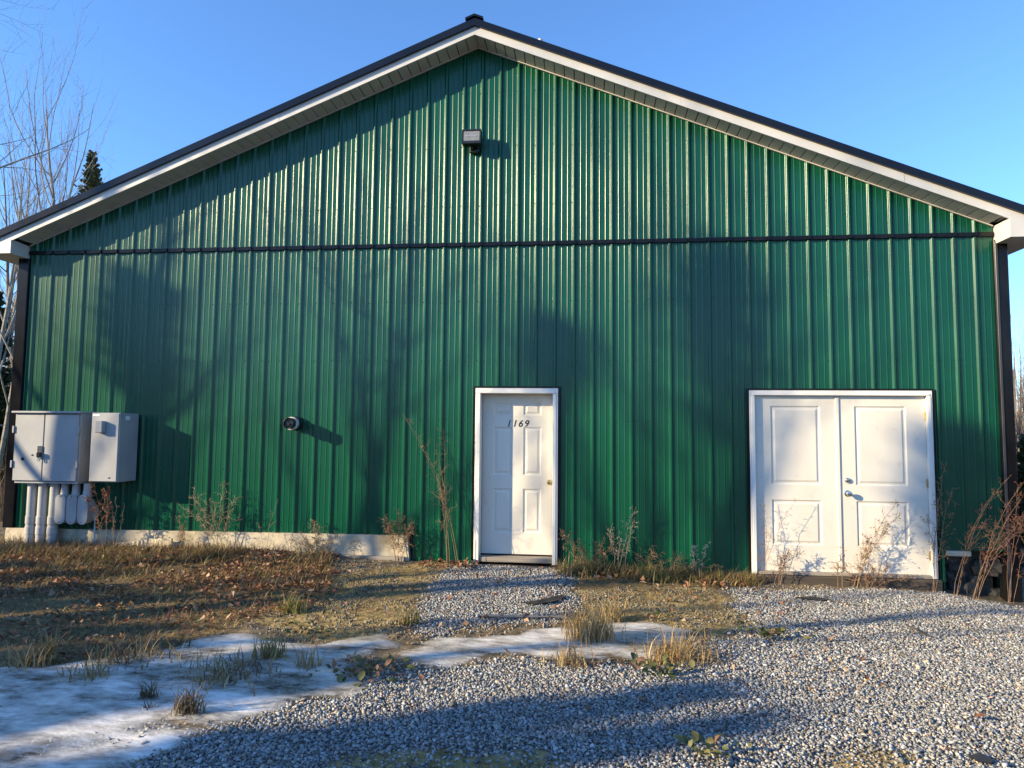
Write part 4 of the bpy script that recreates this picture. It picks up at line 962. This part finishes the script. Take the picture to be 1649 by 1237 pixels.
for i, (px_, py_, n, h, sp_, cols, ln, label) in enumerate((
        (470, 985, 90, .16, .05, GRN, .6, 'yellow green grass tuft on the dirt in front of the foundation'),
        (433, 1062, 80, .19, .045, STRAW + GRN[2:], .35, 'tall yellow grass tuft standing in the ice'),
        (78, 1068, 45, .20, .02, STRAW, .3, 'upright yellow tuft at the left edge of the ice'),
        (45, 1072, 70, .17, .07, STRAW, .7, 'loose straw tuft at the far left beside the ice'),
        (150, 1092, 60, .13, .07, STRAW, .9, 'low straw tuft on the ice left of the straw heap'),
        (210, 1060, 170, .17, .17, STRAW + DARKS, 1.3, 'flattened straw heap along the upper edge of the ice'),
        (365, 1090, 190, .17, .14, STRAW + DARKS[1:], 1.3, 'brown straw heap on the middle of the ice'),
        (950, 1030, 150, .25, .09, STRAW, .3, 'stand of tall dry grass on the ice before the mossy patch'),
        (985, 1000, 50, .22, .05, STRAW + GRN[2:], .4, 'thin dry grass right behind the tall stand'),
        (1095, 1062, 150, .24, .13, STRAW, 1.1, 'broken straw clump where ice meets gravel'),
        (918, 1072, 60, .18, .08, STRAW + DARKS, 1.2, 'few bent straws on the gravel below the ice'),
        (302, 1150, 60, .17, .035, DARKS, .5, 'dark dead stalk tuft on the lower ice'),
        (240, 1125, 30, .12, .03, DARKS, .5, 'small dark tuft left of the dead stalk tuft'),
        (237, 1143, 16, .06, .02, DARKS, .6, 'tiny dark sprig on the ice near the gravel edge'),
        (495, 1075, 26, .18, .05, STRAW, .4, 'sparse upright straws between ice and green leaves'),
        (660, 1005, 30, .18, .04, STRAW + GRN, .4, 'thin grass at the corner of the gravel path'),
        (925, 925, 90, .22, .10, STRAW + GRN, .7, 'grass clump at the right foot of the single door'),
        (1055, 935, 80, .2, .10, GRN, .8, 'greenish grass clump under the wall between the doors'),
        (1230, 935, 60, .15, .07, STRAW, .8, 'straw tuft at the left foot of the double door'),
        (1470, 945, 50, .12, .08, STRAW, .9, 'straw tuft before the right double door leaf'))):
    p = gp(px_, py_); b = MB(); blades(b, p[0], p[1], int(n * 1.8), h * 1.15, sp_, 300 + i, cols, lean=ln); tag(b.build('grass_tuft', 'dry_grass', None, origin=p), label, 'grass tuft', 'dry grass tufts')
# uncountable litter: blades and fallen leaves on the bank, under the wall
def scatter_litter():
    rr = np.random.default_rng(5); b = MB(); g = MB()
    LC = [(.30, .15, .07), (.38, .22, .11), (.22, .10, .05), (.16, .085, .045), (.45, .30, .18), (.27, .10, .06)]
    def leaf(x, y, sz, c):
        z = zg(x, y)[0]; a = rr.uniform(0, 6.28); t1, t2 = rr.normal(0, .45, 2); u = np.array([math.cos(a), math.sin(a), t1]) * sz; v = np.array([-math.sin(a), math.cos(a), t2]) * sz * .38; o = np.array([x, y, z + .012 + rr.uniform(0, .03)]); cu = np.array([0, 0, sz * rr.uniform(.05, .35)])
        b.add([o - u * .5, o - u * .12 + v * .9 + cu, o + u * .5 + cu * .4, o - u * .12 - v * .9 + cu, o + u * .2], [(0, 4, 1), (1, 4, 2), (2, 4, 3), (3, 4, 0)], np.array(c) * rr.uniform(.6, 1.3))
    n = 0
    while n < 9000:
        x = rr.uniform(-7.2, -.3); y = -abs(rr.normal(0, 1.15)) - .06
        if n % 4 == 0: y = rr.uniform(-3.9, -.8)
        if y < -3.9 or sample(m_lit, x, y) < .35 or vnoise(x * 2.5, y * 2.5, 41) < .32: continue
        leaf(x, y, rr.uniform(.02, .065), LC[rr.integers(6)]); n += 1
    for k in range(420):
        x = rr.uniform(1.05, 3.2) if k < 330 else rr.uniform(-.6, .1); y = -abs(rr.normal(0, .22)) - .05; leaf(x, y, rr.uniform(.03, .09), LC[rr.integers(6)])
    for k in range(620):
        x = rr.uniform(-3.2, 3.4); y = rr.uniform(-3.6, -.3)
        if sample(m_ice, x, y) < .5 : leaf(x, y, rr.uniform(.025, .06), LC[rr.integers(6)])
    tag(b.build('leaf_litter', 'leaf_litter', None), 'brown fallen leaves strewn over the bank below the foundation', 'leaves', kind='stuff')
def grass_field(xs, ys, hs, pal, lean, flat, wk=1.0, bend=1.0):
    rr = np.random.default_rng(17); n = len(xs); a = rr.uniform(0, 6.283, n); d = np.stack([np.cos(a), np.sin(a), 0 * a], 1); sd_ = np.stack([-d[:, 1], d[:, 0], 0 * a], 1)
    w = rr.uniform(.0022, .0050, n) * wk; z = zg(xs, ys) - .004; P = np.stack([xs, ys, z], 1); th = np.abs(rr.normal(0, lean, n)) + flat * rr.random(n); V = np.zeros((n, 8, 3)); L = hs * rr.uniform(.5, 1.3, n)
    for q in range(4):
        f = w * (1 - q / 3.4); V[:, 2 * q] = P - sd_ * f[:, None]; V[:, 2 * q + 1] = P + sd_ * f[:, None]
        P = P + (d * np.sin(th)[:, None] + np.array([0, 0, 1.]) * np.cos(th)[:, None]) * (L / 3)[:, None]; th = np.minimum(th + rr.uniform(.1, .6, n) * bend, 1.65); P[:, 2] = np.maximum(P[:, 2], z + .006 + .004 * q)
    F = (np.array([(0, 1, 3, 2), (2, 3, 5, 4), (4, 5, 7, 6)])[None] + (np.arange(n) * 8)[:, None, None]).reshape(-1, 4)
    c = np.array(pal)[rr.integers(len(pal), size=n)] * rr.uniform(.55, 1.35, n)[:, None]; return V.reshape(-1, 3), F, np.repeat(c, 8, 0)
def ground_cover():
    rr = np.random.default_rng(23); parts = []
    def pick(n, x0, x1, yf, test):
        x = rr.uniform(x0, x1, n); y = yf(n); k = test(x, y); return x[k], y[k]
    BR = [(.20, .12, .06), (.27, .17, .085), (.15, .095, .05)]
    x, y = pick(60000, -7.4, -.4, lambda n: -.06 - np.abs(rr.normal(0, 1.25, n)), lambda x, y: (y > -4.2) & (rr.random(len(x)) < np.clip(sample(m_lit, x, y) * 1.2, 0, 1) * np.clip(2.6 * fbm(x, y, 2.3, 71) - .75, .05, 1)))
    parts.append(grass_field(x, y, np.where(y > -.8, .19, np.where(y > -1.6, .12, .08)), STRAW + BR + BR + BR + GRN + DARKS + DARKS, .55, .6))
    x, y = pick(30000, -7.4, -.9, lambda n: rr.uniform(-4.3, -.9, n), lambda x, y: rr.random(len(x)) < np.clip(sample(m_lit, x, y) * 1.2, 0, 1) * np.clip(3.2 * fbm(x, y, 2.9, 171) - 1.1, .08, 1))
    parts.append(grass_field(x, y, np.full(len(x), .085), STRAW + BR + BR + GRN + DARKS, .8, .9))
    x, y = pick(9000, 1.05, 3.25, lambda n: -.05 - np.abs(rr.normal(0, .16, n)), lambda x, y: vnoise(x * 5, y * 5, 3) > .3)
    parts.append(grass_field(x, y, np.full(len(x), .17), STRAW + BR + GRN + DARKS, .6, .6))
    x, y = pick(52000, -2.9, 3.4, lambda n: rr.uniform(-4.2, -.1, n), lambda x, y: rr.random(len(x)) < sample(m_moss, x, y) * np.clip(3 * fbm(x, y, 3, 73) - 1.2, .04, .8))
    parts.append(grass_field(x, y, np.full(len(x), .05), STRAW + GRN + BR + DARKS, .9, 1.0))
    x, y = pick(16000, -5.5, 2.4, lambda n: rr.uniform(-5.2, -1.8, n), lambda x, y: rr.random(len(x)) < np.clip(1 - np.abs(sample(m_is, x, y) - .45) * 2.6, 0, 1) * np.clip(4 * fbm(x, y, 2.2, 79) - 1.9, 0, 1))
    parts.append(grass_field(x, y, np.full(len(x), .12), STRAW + STRAW + BR, .9, 1.1))
    V = []; F = []; C = []; o = 0
    for v, f, c in parts: V.append(v); F.append(f + o); C.append(c); o += len(v)
    V, F, C = map(np.concatenate, (V, F, C)); me = bpy.data.meshes.new('bank_grass'); me.vertices.add(len(V)); me.vertices.foreach_set('co', V.astype(np.float32).ravel())
    me.loops.add(F.size); me.loops.foreach_set('vertex_index', F.ravel().astype(np.int32)); me.polygons.add(len(F)); me.polygons.foreach_set('loop_start', np.arange(0, F.size, 4, dtype=np.int32)); me.update()
    at_ = me.color_attributes.new('col', 'FLOAT_COLOR', 'POINT'); at_.data.foreach_set('color', np.concatenate([C, np.ones((len(C), 1))], 1).astype(np.float32).ravel())
    me.materials.append(MATS['dry_grass']); tag(place('bank_grass', me, None, (0, 0, 0)), 'matted dry grass growing through the leaf litter under the wall', 'grass', kind='stuff')
    print('blades', len(F) // 3)
    x, y = pick(190000, -4.5, 4.0, lambda n: rr.uniform(-5.4, -.1, n), lambda x, y: rr.random(len(x)) < .55 * np.clip(sample(m_moss, x, y) + .6 * (1 - sample(m_gs, x, y)) * (sample(m_lit, x, y) < .5), 0, 1) * (1 - .8 * sample(m_ice, x, y)) * np.clip(3 * fbm(x, y, 4, 83) - .9, .1, 1))
    stones('soil_crumbs', x, y, rr.uniform(.004, .015, len(x)), 'crumbs of soil and grit scattered over the mossy dirt', warm=True); print('crumbs', len(x))
scatter_litter()
ground_cover()
def stand(name, xs, ys, hs, pal, wk, lean, label, cat):
    V, F, C = grass_field(xs, ys, hs, pal, lean, 0.0, wk, .12); me = bpy.data.meshes.new(name); me.vertices.add(len(V)); me.vertices.foreach_set('co', V.astype(np.float32).ravel())
    me.loops.add(F.size); me.loops.foreach_set('vertex_index', F.ravel().astype(np.int32)); me.polygons.add(len(F)); me.polygons.foreach_set('loop_start', np.arange(0, F.size, 4, dtype=np.int32)); me.update()
    a_ = me.color_attributes.new('col', 'FLOAT_COLOR', 'POINT'); a_.data.foreach_set('color', np.concatenate([C, np.ones((len(C), 1))], 1).astype(np.float32).ravel())
    me.materials.append(MATS['leaf_litter']); tag(place(name, me, None, (0, 0, 0)), label, cat, kind='stuff')
rr_ = np.random.default_rng(77); n_ = 9000
bx_ = np.concatenate([-7.3 - rr_.gamma(2.0, 3.2, n_), 7.6 + rr_.gamma(2.0, 3.0, n_ // 2)]); by_ = np.concatenate([rr_.uniform(1.2, 26, n_), rr_.uniform(3.0, 28, n_ // 2)])
kp = (np.abs(bx_) > 7.2 + .12 * by_) & (vnoise(bx_ * .5, by_ * .5, 5) > .25); bx_, by_ = bx_[kp], by_[kp]
stand('brush', bx_, by_, rr_.uniform(.5, 1.7, len(bx_)), [(.17, .11, .07), (.22, .15, .10), (.12, .085, .06), (.26, .19, .12)], 2.2, .22, 'brown leafless brush growing behind and beside the building', 'brush')
an_ = rr_.uniform(0, 2 * math.pi, 15000); ds_ = rr_.uniform(48, 95, 15000)
stand('distant_woods', ds_ * np.cos(an_), ds_ * np.sin(an_), rr_.uniform(4, 10, 15000) * (.6 + .5 * vnoise(an_ * 6, 0 * an_, 8)), [(.12, .10, .085), (.16, .13, .11), (.09, .075, .065), (.05, .06, .035)], 34, .06, 'far off leafless woods along the horizon', 'woods')
# leafy green plants, each leaf its own piece
def leaf_mesh(name, m, w=.55, nseg=4):
    V = []; F = []
    for i in range(nseg + 1):
        t = i / nseg; hw = w * .5 * math.sin(math.pi * min(.97, .08 + .9 * t)) ** .8; z = .16 * math.sin(t * 2.4)
        V += [(t, -hw, z + .10 * hw * 2), (t, 0, z - .02), (t, hw, z + .10 * hw * 2)]
    for i in range(nseg): F += [(3 * i, 3 * i + 1, 3 * i + 4, 3 * i + 3), (3 * i + 1, 3 * i + 2, 3 * i + 5, 3 * i + 4)]
    me = bpy.data.meshes.new(name); me.from_pydata(V, [], F); me.materials.append(MATS[m]); me.polygons.foreach_set('use_smooth', np.ones(len(F), bool)); return me
LM = [leaf_mesh('leaf', 'leaf_green', .7), leaf_mesh('leaf', 'leaf_yellowgreen', .75), leaf_mesh('leaf', 'leaf_red', .6), leaf_mesh('leaf', 'leaf_tan', .6)]
def leafy(px_, py_, n, spread, size, seed, label, wts=(.5, .2, .2, .1)):
    n = int(n * 1.5)
    rr = np.random.default_rng(seed); p = gp(px_, py_); t = thing('leafy_weed', p, label, 'plant', 'leafy weeds on the ground')
    for k in range(n):
        x = p[0] + rr.normal(0, spread); y = p[1] + rr.normal(0, spread * .7); z = zg(x, y)[0] + rr.uniform(.02, .075)
        o = place('leaf', LM[rr.choice(4, p=wts)], t, (x, y, z)); s = size * .78 * rr.uniform(.5, 1.25); o.scale = (s, s, s); o.rotation_euler = (rr.normal(0, .35), rr.normal(-.25, .35), rr.uniform(0, 6.28))
leafy(590, 1092, 70, .15, .065, 401, 'broad patch of green and reddish leaves between ice and gravel')
leafy(1062, 1088, 30, .12, .07, 402, 'green leafy weed on the gravel below the straw clump', (.6, .2, .1, .1))
leafy(1240, 1028, 45, .13, .06, 403, 'yellow green leafy patch on the gravel right of the mossy ground', (.3, .6, .05, .05))
leafy(1140, 1222, 24, .07, .06, 404, 'yellow green weed at the bottom edge of the gravel', (.3, .6, .05, .05))
leafy(215, 905, 50, .30, .06, 405, 'low green leaves at the foot of the blue insulation', (.6, .3, .05, .05))
leafy(490, 1022, 26, .12, .05, 406, 'dark green leaves above the narrow ice strip', (.8, .1, .05, .05))
leafy(1065, 1000, 18, .06, .045, 407, 'small green sprig at the front edge of the mossy patch', (.8, .2, 0, 0))
leafy(150, 905, 22, .10, .05, 408, 'green leaves just right of the conduit pipes', (.6, .3, .05, .05))
# single leaves lying on the stones
for i, (px_, py_, lb_) in enumerate(((1024, 1132, 'red brown leaf on gravel straight below the green leafy weed'), (947, 1152, 'tan leaf on the shaded gravel left of the middle of the photo'), (1106, 1134, 'red leaf on gravel between the leafy weed and the bottom sprig'),
        (1165, 1098, 'small red leaf on gravel right of the green leafy weed'), (1305, 1118, 'red brown leaf on gravel below the yellow green patch'), (1291, 1165, 'red leaf low on the gravel right of the bottom sprig'), (1425, 1108, 'curled leaf on open gravel far in front of the double door'),
        (1570, 1162, 'leaf on gravel near the lower right edge of the photo'), (840, 1000, 'leaf lying by the weathered stick on the gravel path'), (1545, 1218, 'leaf beside the fabric scrap at the bottom right'), (735, 925, 'leaf at the left of the path just below the single door'), (868, 918, 'leaf on the path right under the single door threshold'))):
    p = gp(px_, py_); o = place('fallen_leaf', LM[2 if i % 3 else 3], None, p + np.array([0, 0, .022])); s = .06; o.scale = (s, s, s); o.rotation_euler = (.3 * math.sin(i * 3), .3 * math.cos(i * 5), i * 1.7)
    tag(o, lb_, 'leaf', 'single leaves on the gravel')
# sticks and scraps on the gravel
def stick(pa, pb, r, label, m='dark_wood'):
    a_, b_ = gp(*pa), gp(*pb); P = [a_ + (b_ - a_) * u + np.array([.01 * math.sin(u * 7), .012 * math.cos(u * 5), r + .012]) for u in np.linspace(0, 1, 7)]
    b = MB(); b.tube(P, np.linspace(r, r * .5, 7), 6); tag(b.build('stick', m, None, smooth=True), label, 'stick', 'sticks on the gravel')
stick((1462, 1013), (1500, 1030), .009, 'short dark stick lying on the gravel before the double door')
stick((1335, 970), (1385, 980), .006, 'thin twig on the gravel right of the black fabric scrap')
stick((775, 998), (905, 999), .014, 'weathered stick lying across the end of the gravel path', 'weathered_wood')
def scrap(pts, label, lift):
    b = MB(); P = [gp(*q) for q in pts]; n = len(P); V = [q + np.array([0, 0, .018 + lift * abs(math.sin(i * 1.9))]) for i, q in enumerate(P)] + [q + np.array([.004, .004, .012 + lift * abs(math.sin(i * 1.9))]) for i, q in enumerate(P)]
    b.add(V, [tuple(range(n)), tuple(range(2 * n - 1, n - 1, -1))] + [(i, (i + 1) % n, n + (i + 1) % n, n + i) for i in range(n)]); tag(b.build('fabric_scrap', 'black_fabric', None), label, 'fabric', 'scraps of weed fabric')
scrap([(842, 974), (872, 971), (906, 962), (911, 966), (893, 974), (862, 977)], 'thin black fabric in the gravel path standing in for dark shade', .012)  # black sliver drawn in place of a thin strip of shade
scrap([(1280, 965), (1306, 964), (1338, 969), (1326, 971), (1292, 968)], 'torn black weed fabric in the gravel before the double door', .004)
scrap([(1560, 1224), (1578, 1221), (1600, 1232), (1596, 1238), (1572, 1234)], 'torn black weed fabric at the bottom right of the gravel', .006)
